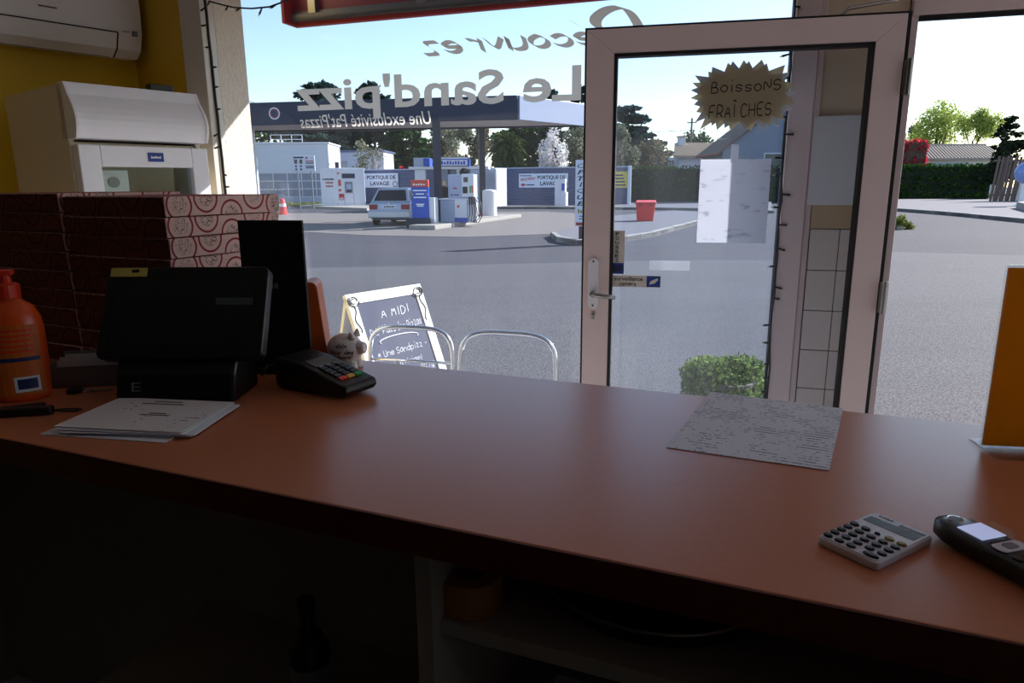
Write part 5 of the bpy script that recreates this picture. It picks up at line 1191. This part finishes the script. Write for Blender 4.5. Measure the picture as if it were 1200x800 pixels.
# ------------------------------------------------------------------ pavement furniture in front of the window
def bistro_chair(label, px, py, zback, yaw, grp='metal chairs outside the window'):
    p = gp(px, py, zback)
    t_ = thing('bistro_chair', label, 'chair', (p.x, p.y, -.012), yaw, grp); z = zback + .012
    w = .225
    hoop = [(-.235, -.03, 0), (-.225, -.015, .43), (-w, .0, z - .14), (-.2, .004, z - .045), (-.13, .008, z - .006), (0, .012, z), (.13, .008, z - .006), (.2, .004, z - .045), (w, .0, z - .14), (.225, -.015, .43), (.235, -.03, 0)]
    P = [Vector(q) for q in hoop]; sm_ = []
    for i in range(len(P) - 1):
        a, b_, c_, d_ = P[max(0, i - 1)], P[i], P[i + 1], P[min(len(P) - 1, i + 2)]
        for k in range(5):
            u = k / 5; sm_.append(.5 * ((2 * b_) + (c_ - a) * u + (2 * a - 5 * b_ + 4 * c_ - d_) * u * u + (3 * b_ - a - 3 * c_ + d_) * u ** 3))
    sm_.append(P[-1]); MB().tube(sm_, .0125, 12).build('back_hoop', 'chrome', t_, smooth=True)
    for s in (-1, 1):
        MB().tube([(s * .215, .40, 0), (s * .205, .40, .42), (s * .2, .36, .45), (s * .21, .0, .45)], .012, 10).build('leg', 'chrome', t_, smooth=True)
    for i in range(5): MB().box(-.19 + i * .078, -.122 + i * .078, .02, .40, .445, .452).build('seat_slat', 'chrome', t_, bevel=.002)
    MB().tube([(-.205, .39, .44), (.205, .39, .44)], .01, 8).build('front_rail', 'chrome', t_, smooth=True)
    for s in (-1, 1): MB().box(s * .07 - .012, s * .07 + .012, -.012, .0, .45, .62).build('back_slat', 'chrome', t_, bevel=.002)
    MB().tube([(-.223, -.004, .62), (0, .004, .62), (.223, -.004, .62)], .008, 8).build('back_rail', 'chrome', t_, smooth=True); return t_
bistro_chair('chrome tube bistro chair standing before the chalkboard', 480, 384, .78, R(-14)); bistro_chair('chrome tube bistro chair next to the one before the chalkboard', 594, 391, .83, R(-16))
# chalkboard A-frame
zt_ = .86; bl_, br_ = gp(404, 343, zt_), gp(503, 331.5, zt_); bv = br_ - bl_; BW = bv.length; 
ab = thing('chalkboard', 'white framed chalkboard with a handwritten menu on the pavement', 'chalkboard', (bl_.x, bl_.y, -.012), math.atan2(bv.y, bv.x) + R(9))
lean = math.atan2(.36, zt_); H_ = math.hypot(.36, zt_)
BM = Matrix.Translation((0, -.36, 0)) @ Matrix.Rotation(-lean, 4, 'X')
def bbx(nm, m, *a, parent=ab, bevel=.0): mb = MB(); mb.M = BM; mb.box(*a); return mb.build(nm, m, parent, bevel=bevel)
fw = BW * .105
bbx('stile', 'board_white', 0, fw, 0, .03, 0, H_, bevel=.003); bbx('stile', 'board_white', BW - fw, BW, 0, .03, 0, H_, bevel=.003); bbx('top_rail', 'board_white', fw, BW - fw, 0, .03, H_ - fw, H_, bevel=.003); bbx('bottom_rail', 'board_white', fw, BW - fw, 0, .03, .06, .06 + fw, bevel=.003)
bd = bbx('slate', 'slate', fw - .005, BW - fw + .005, .006, .02, .07, H_ - fw + .005)
BM2 = Matrix.Translation((0, .26, 0)) @ Matrix.Rotation(math.atan2(.25, zt_), 4, 'X')
for x0_ in (0, BW - fw): mb = MB(); mb.M = BM2; mb.box(x0_, x0_ + fw, -.03, -.005, 0, zt_ * 1.02); mb.build('rear_leg', 'board_white', ab, bevel=.003)
for z in (.25, zt_ - .08): mb = MB(); mb.M = BM2; mb.box(fw, BW - fw, -.028, -.008, z, z + .06); mb.build('rear_rail', 'board_white', ab, bevel=.003)
def chalk(s, x0_, x1_, zz0, zz1, dz=0, w=.22):
    f = lambda x, z: BM @ Vector((x, .0045, z)); O_ = f(BW * x0_, H_ * zz0); hand_text('chalk_line', s, 'chalk', ab, O_, f(BW * x1_, H_ * zz0 + dz) - O_, f(BW * x0_, H_ * zz1) - O_, w=w, jitter=.5, slant=.1)
chalk('A MIDI', .36, .74, .80, .865, .012); chalk("Pat' Plats des Pizzas", .16, .86, .69, .76, .02, .26); chalk('* Une Sandpizz -', .17, .84, .535, .60, .015); chalk('(1 sandpizz + boisson)', .20, .72, .46, .51, .01, .3); chalk('* Menu Pizza', .16, .60, .36, .42, .01, .28); chalk('6.50€', .66, .86, .38, .44, .01); chalk('Duo 8.00€', .52, .84, .27, .33, .01)
mb = MB(); mb.M = BM; mb.tube([(BW * (.5 + .26 * math.cos(a)), .004, H_ * (.652 + .028 * math.sin(a))) for a in np.linspace(-.3, 3.5, 22)], .003, 5); mb.build('chalk_line', 'chalk', ab)
for s, x_ in ((1, fw * .35), (-1, BW - fw * .35)):     # painted scrolls in the upper corners
    mb = MB(); mb.M = BM; c0 = (x_ + s * fw * .35, H_ - fw * .75)
    for rr_, k0 in ((.026, 0), (.016, 1.2), (.034, 2.2)): mb.tube([(c0[0] + s * rr_ * math.cos(a) * 1.2, -.002, c0[1] + rr_ * math.sin(a)) for a in np.linspace(k0, k0 + 4.0, 16)], .003, 5)
    mb.tube([(x_ + s * .01 + s * .012 * math.sin(k * 1.1), -.002, H_ - fw * 1.1 - k * .022) for k in range(9)], .0028, 5); mb.build('corner_scroll', 'ink_black', ab)

# ------------------------------------------------------------------ plants
def leaves(blobs, n, size, seed, m, name, parent, shell=.55, flat=0.0, elong=1.0):
    rg = np.random.default_rng(seed); bl = np.array(blobs, float); vol = bl[:, 3] * bl[:, 4] * bl[:, 5]; pr = vol ** .7; pr /= pr.sum()
    idx = rg.choice(len(bl), n, p=pr); d = rg.normal(size=(n, 3)); d /= np.linalg.norm(d, axis=1)[:, None]; r = shell + (1 - shell) * rg.random(n) ** .6
    c = bl[idx, :3] + d * bl[idx, 3:6] * r[:, None]
    nrm = rg.normal(size=(n, 3)); nrm[:, 2] += flat * 3; nrm /= np.linalg.norm(nrm, axis=1)[:, None]
    t = np.cross(nrm, rg.normal(size=(n, 3))); t /= np.linalg.norm(t, axis=1)[:, None]; b_ = np.cross(nrm, t)
    s = size * (.6 + .8 * rg.random(n))[:, None]; t = t * s * elong; b_ = b_ * s
    v = np.stack([c - t, c - b_ * .6, c + t, c + b_ * .6], 1).reshape(-1, 3)
    me = bpy.data.meshes.new(name); me.vertices.add(4 * n); me.vertices.foreach_set('co', v.astype(np.float32).ravel())
    me.loops.add(4 * n); me.loops.foreach_set('vertex_index', np.arange(4 * n, dtype=np.int32)); me.polygons.add(n)
    me.polygons.foreach_set('loop_start', np.arange(0, 4 * n, 4, dtype=np.int32)); me.polygons.foreach_set('loop_total', np.full(n, 4, np.int32)); me.update(calc_edges=True)
    return link(name, me, m, parent)
def limbs(segs, m, parent, name='trunk', n=6):
    mb = MB()
    for pts, rs in segs: mb.tube(pts, rs, n)
    return mb.build(name, m, parent, smooth=True)
def branchy(seed, H, r0, depth=4, spread=.5, up=.25):
    rg = random.Random(seed); segs = []
    def grow(p, d, L, r, k):
        q = p + d * L; segs.append(([p, (p + q) / 2 + Vector((rg.uniform(-1, 1), rg.uniform(-1, 1), 0)) * L * .05, q], [r, r * .85, r * .7]))
        if k == 0: return
        for i in range(rg.choice((2, 3, 3))):
            nd = (d + Vector((rg.uniform(-1, 1), rg.uniform(-1, 1), rg.uniform(-.3, .6))) * spread + Vector((0, 0, up))).normalized(); grow(p + d * L * rg.uniform(.55, 1), nd, L * rg.uniform(.55, .78), r * .6, k - 1)
    grow(Vector((0, 0, 0)), Vector((0, 0, 1)), H * .33, r0, depth); return segs
def tree(name, label, px, Y, ytop, half, kind, seed, lm, n=2600, size=.16, bark='bark', grp=None, zlow=.25, base=-.02):
    c = atY(px, ytop, Y); H = c.z; hw = half * Y / FPX * .98; rg = random.Random(seed)
    t_ = thing(name, label, 'tree', (c.x, Y, base), 0, grp)
    if kind == 'round':
        bl = [(rg.uniform(-.55, .55) * hw, rg.uniform(-.5, .5) * hw, H * rg.uniform(zlow + .1, .86), hw * rg.uniform(.32, .55), hw * rg.uniform(.32, .55), H * rg.uniform(.10, .17)) for _ in range(12)] + [(0, 0, H * .86, hw * .4, hw * .4, H * .14)]
        limbs([([(0, 0, 0), (0.05, 0, H * .4), (0, 0, H * .8)], [.02 * H, .015 * H, .004 * H])] + [([(0, 0, H * .35), (b_[0] * .6, b_[1] * .6, (b_[2] + H * .35) / 2), b_[:3]], [.01 * H, .007 * H, .003 * H]) for b_ in bl[:8]], bark, t_)
        leaves(bl, n, size, seed, lm, 'foliage', t_, .35)
    elif kind == 'airy':
        sg_ = branchy(seed, H * .95, .014 * H, 4, .55, .25); limbs(sg_, bark, t_, n=5); tips_ = [s[0][-1] for s in sg_[len(sg_) // 4:]]
        leaves([(p.x, p.y, p.z, hw * .24, hw * .24, hw * .3) for p in tips_], n, size, seed, lm, 'foliage', t_, .1)
    elif kind == 'bare':
        limbs(branchy(seed, H * 1.0, .012 * H, 5, .6, .2), bark, t_, n=4)
        if lm: leaves([(rg.uniform(-.6, .6) * hw, rg.uniform(-.5, .5) * hw, H * rg.uniform(.4, .9), hw * .3, hw * .3, H * .1) for _ in range(9)], n, size, seed, lm, 'foliage', t_, .1)
    elif kind == 'cedar':
        bl = []
        for k in range(9):
            z = H * (zlow + (1 - zlow) * k / 8.6); w = hw * (1 - .5 * (k / 8) ** 1.6)
            for _ in range(5): a = rg.uniform(0, 2 * PI); q = rg.uniform(.2, .72); bl.append((w * q * math.cos(a), w * q * math.sin(a), z + rg.uniform(-.3, .3), w * .42, w * .42, H * .035))
        limbs([([(0, 0, 0), (0, 0, H * .97)], [.022 * H, .004 * H])] + [([(0, 0, b_[2] - .2), b_[:3]], [.006 * H, .002 * H]) for b_ in bl[::3]], bark, t_)
        leaves(bl, n, size, seed, lm, 'foliage', t_, .2, .6)
    elif kind == 'cone':
        bl = [(rg.uniform(-.2, .2) * hw * (1 - k / 12), rg.uniform(-.2, .2) * hw, H * (zlow + (1 - zlow) * k / 12), hw * (1 - k / 13), hw * (1 - k / 13), H * .07) for k in range(12)]
        limbs([([(0, 0, 0), (0, 0, H * .95)], [.025 * H, .004 * H])], bark, t_); leaves(bl, n, size, seed, lm, 'foliage', t_, .5)
    elif kind == 'palm':
        limbs([([(0, 0, 0), (.05, 0, H * .35), (0, 0, H * .72)], [.045 * H, .04 * H, .045 * H])], bark, t_); mb = MB()
        for k in range(34):
            a = rg.uniform(0, 2 * PI); up = rg.uniform(-.5, 1.3); L = hw * rg.uniform(.85, 1.1); prev = None
            for i in range(8):
                u = i / 7; r_ = L * u * (1 - .1 * u); z = H * .72 + L * (up * u * .8 - 1.0 * u * u * .8); w_ = .16 * math.sin(PI * min(1, u * .9 + .1)) * hw * .55
                p_ = Vector((r_ * math.cos(a), r_ * math.sin(a), z)); s_ = Vector((-math.sin(a), math.cos(a), 0)) * w_
                if prev: mb.add([prev[0], prev[0] + prev[1] - Vector((0, 0, .05 * hw)), p_ + s_ - Vector((0, 0, .05 * hw)), p_], [(0, 1, 2, 3)]); mb.add([prev[0], prev[0] - prev[1] - Vector((0, 0, .05 * hw)), p_ - s_ - Vector((0, 0, .05 * hw)), p_], [(0, 3, 2, 1)])
                prev = (p_, s_)
        mb.build('fronds', lm, t_); leaves([(rg.uniform(-.4, .4) * hw, rg.uniform(-.4, .4) * hw, H * rg.uniform(.3, .75), hw * .45, hw * .45, H * .14) for _ in range(8)], 2200, size, seed, lm, 'foliage', t_, .3)
    return t_
# behind the station
tree('cedar_tree', 'dark cedar rising above the white workshop roof', 374, 72, 92, 54, 'cedar', 1, 'leaf_cedar', 8000, .30)
tree('cedar_tree', 'dark spreading cedar behind the grey annex', 436, 84, 98, 44, 'cedar', 2, 'leaf_cedar', 8000, .34)
tree('bare_tree', 'bare grey tree beside the annex end wall', 432, 58, 158, 26, 'bare', 3, 'leaf_olive', 900, .10, 'bark_pale')
tree('fir_tree', 'dark green fir behind the first canopy column', 478, 76, 120, 38, 'cedar', 4, 'leaf_fir', 8000, .26)
tree('poplar_tree', 'pale twiggy tree with yellow green buds between the canopy columns', 532, 66, 138, 26, 'bare', 5, 'leaf_olive', 2600, .12, 'bark_pale')
tree('poplar_tree', 'pale twiggy tree with grey buds beside the palm', 556, 76, 134, 26, 'bare', 6, 'leaf_brownish', 3600, .16, 'bark_pale')
tree('palm_tree', 'bushy palm tree behind the second canopy column', 595, 60, 140, 30, 'palm', 7, 'leaf_palm')
tree('blossom_tree', 'white blossoming tree behind the wash banner', 648, 60, 146, 19, 'round', 8, 'leaf_blossom', 3000, .10, zlow=.2)
tree('dark_tree', 'dark conifer showing above the canopy side fascia', 645, 90, 104, 22, 'cedar', 9, 'leaf_cedar', 3200, .34)
tree('dark_tree', 'dark conifer with twin crown next to the door stile', 682, 104, 98, 26, 'cedar', 10, 'leaf_cedar', 4200, .34)
tree('grey_tree', 'grey leafing tree beside the blossoming tree', 680, 64, 146, 22, 'round', 11, 'leaf_olive', 3800, .13, zlow=.15)
tree('background_tree', 'dull olive tree filling the gap behind the wash shelter', 520, 94, 140, 40, 'round', 12, 'leaf_brownish', 5200, .30, zlow=.05)
tree('background_tree', 'dull olive tree behind the palm', 612, 96, 140, 48, 'round', 13, 'leaf_fir', 6500, .30, zlow=.05)
tree('background_tree', 'dull green tree at the left end of the workshop', 322, 90, 142, 34, 'round', 14, 'leaf_fir', 4200, .30, zlow=.1)
tree('background_tree', 'dark green tree between the two cedars', 402, 100, 138, 34, 'round', 27, 'leaf_cedar', 4200, .32, zlow=.05)
o = tree('shrub', 'small red leaved shrub over the fence behind the parked car', 470, 58, 193, 7, 'round', 15, 'leaf_red', 500, .12, zlow=.1); o['category'] = 'shrub'
# beyond the door pane
tree('cedar_tree', 'broad blue grey cedar rising above the hedge', 732, 84, 124, 66, 'cedar', 16, 'leaf_cedar', 14000, .32, zlow=.2)
tree('olive_tree', 'dull grey green leafing tree below the broad cedar', 728, 60, 144, 22, 'round', 17, 'leaf_olive', 3600, .13, zlow=.2)
tree('olive_tree', 'brownish bushy tree between the cedar and the tiled house', 768, 65, 162, 30, 'round', 18, 'leaf_brownish', 4200, .13, zlow=.15)
tree('garden_tree', 'small fresh green tree behind the tiled house', 824, 92, 150, 16, 'round', 19, 'leaf_hedge', 1500, .2, zlow=.3)
tree('drooping_tree', 'drooping dark tree beside the utility pole', 807, 88, 140, 13, 'palm', 20, 'leaf_fir')
# beyond the doorway
tree('birch_tree', 'light spring green tree behind the shed roof', 1104, 82, 116, 34, 'round', 21, 'leaf_spring', 5200, .14, zlow=.2)
tree('birch_tree', 'open airy tree with bare trunk and yellow green leaves', 1145, 74, 100, 34, 'airy', 22, 'leaf_spring', 5200, .11)
tree('conifer_tree', 'dark spreading conifer behind the wooden palisade', 1182, 80, 136, 32, 'cedar', 23, 'leaf_conifer', 5200, .22)
tree('thin_tree', 'thin grey green tree left of the spring green one', 1080, 94, 124, 22, 'airy', 24, 'leaf_olive', 3200, .16)
o = tree('clipped_conifer', 'dark clipped cone shaped bush above the palisade', 1179, 58, 152, 17, 'cone', 25, 'leaf_conifer', 2600, .13, zlow=.3); o['category'] = 'bush'
tree('background_tree', 'dark conifer tip between the door edge and the red shrub', 1062, 100, 156, 7, 'cone', 26, 'leaf_conifer', 600, .2)
def hedge(name, label, xa, xb, ytop, Y, dpt, m, seed, n, size, cat='hedge', core='hedge_core', zb=.0, yw=0):
    a, b_ = atY(xa, 220, Y), atY(xb, 220, Y); zt2 = atY((xa + xb) / 2, ytop, Y).z; t_ = thing(name, label, cat, (a.x, Y, -.02), yw); W = b_.x - a.x; rg = random.Random(seed)
    MB().box(.15, W - .15, .15, dpt - .1, 0, zt2 - .2).build('blocking_core', core, t_)  # solid dark core added to block light behind the leaf shell
    bl = []; k = max(3, int(W / .8))
    for i in range(k):
        for j in range(4): bl.append((W * (i + .5) / k + rg.uniform(-.2, .2), dpt * .35, zb + zt2 * (j + .5) / 4, W / k * .75, dpt * .4, zt2 * .15 + .03 * rg.random()))
    leaves(bl, n, size, seed, m, 'foliage', t_, .6); return t_
hedge('hedge', 'clipped dark green hedge in front of the tiled house', 738, 920, 194, 55, 1.2, 'leaf_hedge', 31, 9000, .09)
hedge('hedge', 'long dark hedge in front of the shed', 1040, 1163, 192, 60, 1.2, 'leaf_hedge', 32, 9000, .10)
hedge('red_shrub', 'red leaved shrub behind the long hedge', 1052, 1084, 163.5, 64, 1.5, 'leaf_red', 33, 3200, .11, 'shrub', 'bark')
# houses beyond the hedge
Y = 66; x0, x1, zt = span(790, 850, 183, Y)
h1 = thing('tiled_house', 'white house with low tiled roof and chimney behind the hedge', 'house', (x0, Y, -.02), R(8)); W = x1 - x0 + 1.2
face_box('wall', h1, 0.3, W, 0, 7, 0, zt, 'house_white', .02)
rz0 = zt - .15; rz1 = zt + 1.25
mb = MB(); mb.hexa([(-.4, -.6, rz0), (W + .4, -.6, rz0), (W + .4, 3.5, rz1), (-.4 + 1.6, 3.5, rz1)], [(-.4, -.6, rz0 + .12), (W + .4, -.6, rz0 + .12), (W + .4, 3.5, rz1 + .12), (-.4 + 1.6, 3.5, rz1 + .12)]); rf = mb.build('roof', 'roof_tile', h1)
for i in range(24):
    u = i / 23; xb_ = -.35 + (W + .7) * u; xt_ = max(xb_, 1.25 + 0 * u) if xb_ < 1.25 else xb_; tfrac = 1 if xb_ >= 1.2 else max(.12, (xb_ + .4) / 1.6)
    MB().tube([(xb_, -.62, rz0 + .14), (xb_ + .0, -.6 + 4.1 * tfrac, rz0 + .14 + (rz1 - rz0) * tfrac)], .09, 6).build('tile_row', 'roof_tile', rf)
face_box('chimney', h1, 1.3, 1.9, 2.6, 3.2, zt, zt + 1.9, 'house_white', .02); face_box('chimney_cap', h1, 1.2, 2.0, 2.5, 3.3, zt + 1.9, zt + 2.0, 'roof_tile', .01)
Y = 56.5; x0, x1, zt = span(844, 940, 150, Y); zE = atY(838, 176, Y).z
h2 = thing('gable_house', 'grey blue gabled house with satellite dish behind the door sheet', 'house', (x0, Y, -.02), R(0)); W = x1 - x0
zr = atY(928, 108, Y).z; W = (atY(928, 200, Y).x - x0) / .65
mb = MB(); mb.prism([(0, 0), (W * 1.3, 0), (W * 1.3, zE), (W * .65, zr), (0, zE)], 0, 6, 'y'); mb.build('wall', 'house_grey', h2)
for sgn in (0, 1):
    xa_, xb_ = (-.5, W * .65) if sgn == 0 else (W * 1.3 + .5, W * .65); za_ = zE - (zr - zE) * .5 / (W * .65)
    mb = MB(); mb.prism([(xa_, za_), (xb_, zr), (xb_, zr + .18), (xa_, za_ + .18)], -.25, 6.3, 'y'); mb.build('roof_slope', 'roof_brown', h2)
face_box('gutter', h2, -.62, -.45, -.3, 6, zE - .35, zE - .2, 'tail_red', .02); MB().tube([(-.05, -.06, zE - .4), (-.05, -.06, .1)], .05, 6).build('downpipe', 'wood_weathered', h2)
def hx2(px): return atY(px, 200, Y).x - x0
wq = face_box('window', h2, hx2(894), hx2(920), -.05, 0, atY(900, 196, Y).z, atY(900, 179, Y).z, 'white_metal', .01); face_box('pane', wq, hx2(895), hx2(919), -.07, -.05, atY(900, 195, Y).z, atY(900, 180, Y).z, 'window_dark', 0)
dq = face_box('door', h2, hx2(903), hx2(921), -.06, 0, 0.2, atY(900, 199, Y).z, 'white_metal', .01); face_box('pane', dq, hx2(905), hx2(919), -.08, -.06, .9, atY(900, 202, Y).z, 'window_grey', 0)
MB().lathe([(.05, 0), (.3, .06), (.42, .16), (.40, .16), (.28, .08), (.03, .03)], 18, c=(hx2(848), 1.0, zE + .8)).build('satellite_dish', 'house_white', h2)
# utility pole and wires
Y = 76; p = atY(811, 138, Y); up_ = thing('utility_pole', 'slim dark utility pole behind the tiled house', 'pole', (p.x, Y, -.02)); MB().tube([(0, 0, 0), (0, 0, p.z)], [.14, .10], 8).build('mast', 'wood_weathered', up_); MB().box(-.5, .5, -.05, .05, p.z - .5, p.z - .4).build('crossarm', 'wood_weathered', up_)
for i, (xa, ya) in enumerate(((780, 151), (730, 148))): q = atY(xa, ya, 80); MB().tube([(0, 0, p.z - .3 - i * .9), ((q.x - p.x) / 2, 2, (p.z + q.z) / 2 - 1.0), (q.x - p.x, 4, q.z)], .022, 5).build('wire', 'cable_black', up_)
q = atY(985, 158, 80); MB().tube([(0, 0, p.z - 1.2), ((q.x - p.x) / 2, 2, (p.z + q.z) / 2 - 1.1), (q.x - p.x, 4, q.z)], .022, 5).build('wire', 'cable_black', up_)
a, b_ = atY(268, 111, 46), atY(345, 126, 62); up2 = thing('utility_pole', 'utility pole with a thin wire, behind the plaster pillar', 'pole', (a.x, 46, -.02)); MB().tube([(0, 0, 0), (0, 0, a.z + .3)], [.14, .1], 8).build('mast', 'wood_weathered', up2); d_ = b_ - a; MB().tube([(0, 0, a.z), (d_.x / 2, d_.y / 2, a.z + d_.z / 2 - .3), (d_.x, d_.y, a.z + d_.z)], .022, 5).build('wire', 'cable_black', up2)
# shed with fibre cement roof, palisade, white globe
Y = 66; x0, x1, zt = span(1078, 1165, 187, Y); zr = atY(1120, 169.5, Y).z
sd = thing('garden_shed', 'long white shed with corrugated fibre cement roof', 'shed', (x0, Y, -.02), R(-4)); W = x1 - x0
face_box('wall', sd, .2, W - .1, 0, 4, 0, zt, 'wall_render', .02); nc = 24; face_box('door_panel', sd, W * .1, W * .55, -.04, 0, zt - .9, zt - .25, 'pale_blue_metal', .01)
mb = MB(); mb.hexa([(-.2, -.4, zt - .05), (W, -.4, zt - .05), (W - .3, 2.4, zr - .05), (.0, 2.4, zr - .05)], [(-.2, -.4, zt + .05), (W, -.4, zt + .05), (W - .3, 2.4, zr + .05), (.0, 2.4, zr + .05)]); rf = mb.build('roof', 'fibre_roof', sd)
for i in range(nc): u = (i + .5) / nc; MB().tube([(-.2 + (W + .2) * u, -.42, zt + .07), (.0 + (W - .3) * u, 2.4, zr + .07)], .09, 6).build('roof_rib', 'fibre_roof', rf)
face_box('ridge', sd, 0, W - .3, 2.3, 2.6, zr + .02, zr + .2, 'fibre_roof', .02)
Y = 50; x0, x1, zt = span(1160, 1188, 182, Y)
pa_ = thing('wooden_palisade', 'weathered wooden palisade of leaning boards beside the hedge', 'fence', (x0, Y, -.02), R(-10)); W = x1 - x0
for i in range(9):
    x = W * i / 9; mb = MB(); mb.M = Matrix.Translation((x, 0, 0)) @ Matrix.Rotation(R(4 + (i % 3)), 4, 'Y'); mb.box(.0, W / 9 - .03, (.0 if i % 2 else .05), (.04 if i % 2 else .09), 0, zt - .06 * (i % 3)); mb.build('board', 'wood_weathered', pa_)
for z in (.5, zt - .4): face_box('rail', pa_, 0, W, .1, .16, z, z + .12, 'wood_weathered', .01)
face_box('garden_wall', pa_, W, W + 6, .3, .5, 0, zt * .92, 'wall_render', .02)
Y = 40; p = atY(1204, 202, Y); gb2 = thing('globe_pedestal', 'bluish globe on a white pedestal beyond the palisade', 'globe', (p.x, Y, -.02)); r_ = 12.5 * Y / FPX
MB().ball((0, 0, p.z), r_, n=28, m=18).build('globe', 'sphere_blue', gb2, smooth=True); MB().lathe([(r_ * .9, 0), (r_ * .85, .12), (r_ * .35, .3), (r_ * .3, p.z - r_ * .8), (r_ * .5, p.z - r_ * .75)], 20).build('pedestal', 'white_metal', gb2)
# boxwood in a pot outside the window
p = gp(849, 440, .30)
bw = thing('potted_boxwood', 'round boxwood bush in a grey pot outside the window', 'potted plant', (p.x, p.y, -.012)); wr = 60 * p.y / FPX
MB().lathe([(.15, 0), (.19, .26), (.205, .27), (.205, .30), (.18, .30), (.17, .26), (.01, .25)], 24).build('pot', 'pot_grey', bw); MB().lathe([(.17, .262), (.17, .27), (.02, .275)], 20).build('soil', 'soil', bw)
ztop = atY(849, 411, p.y).z; hgt = (ztop - .04) / 2; MB().tube([(0, 0, .26), (0, 0, .04 + hgt * 1.3)], [.02, .012], 6).build('stem', 'bark', bw)
rg = random.Random(5); bl = [(rg.uniform(-.45, .45) * wr, rg.uniform(-.45, .45) * wr, .04 + hgt + rg.uniform(-.42, .45) * hgt, wr * .5, wr * .5, hgt * .5) for _ in range(16)]
leaves(bl, 13000, .015, 44, 'leaf_box', 'foliage', bw, .35, elong=1.2)
# weeds by the door edge and a stub of kerb
p = gp(1052, 268); wd_ = thing('weed_tuft', 'dry weed tuft growing in the road edge beside the open door', 'weeds', (p.x, p.y, -.02)); leaves([(0, 0, .2, .25, .25, .25), (.3, .1, .1, .3, .2, .12)], 500, .05, 45, 'grass', 'blades', wd_, .1, elong=2.2); MB().ball((.0, -.15, .06), .12, .1, .1).build('stone', 'kerb_stone', wd_)
# grass verge before the workshop
a, b_ = atY(312, 238, 54), atY(374, 238, 54); o = MB().box(a.x, b_.x, 52.5, 55.5, -.02, .06).build('verge', 'soil'); o['kind'] = 'structure'
t_ = leaves([(a.x + (b_.x - a.x) * (i + .5) / 8, 54, .12, .4, 1.2, .18) for i in range(8)], 2600, .07, 46, 'grass', 'verge_grass', None, .1); tag(t_, 'grass growing on the verge before the white workshop', 'grass', kind='stuff')
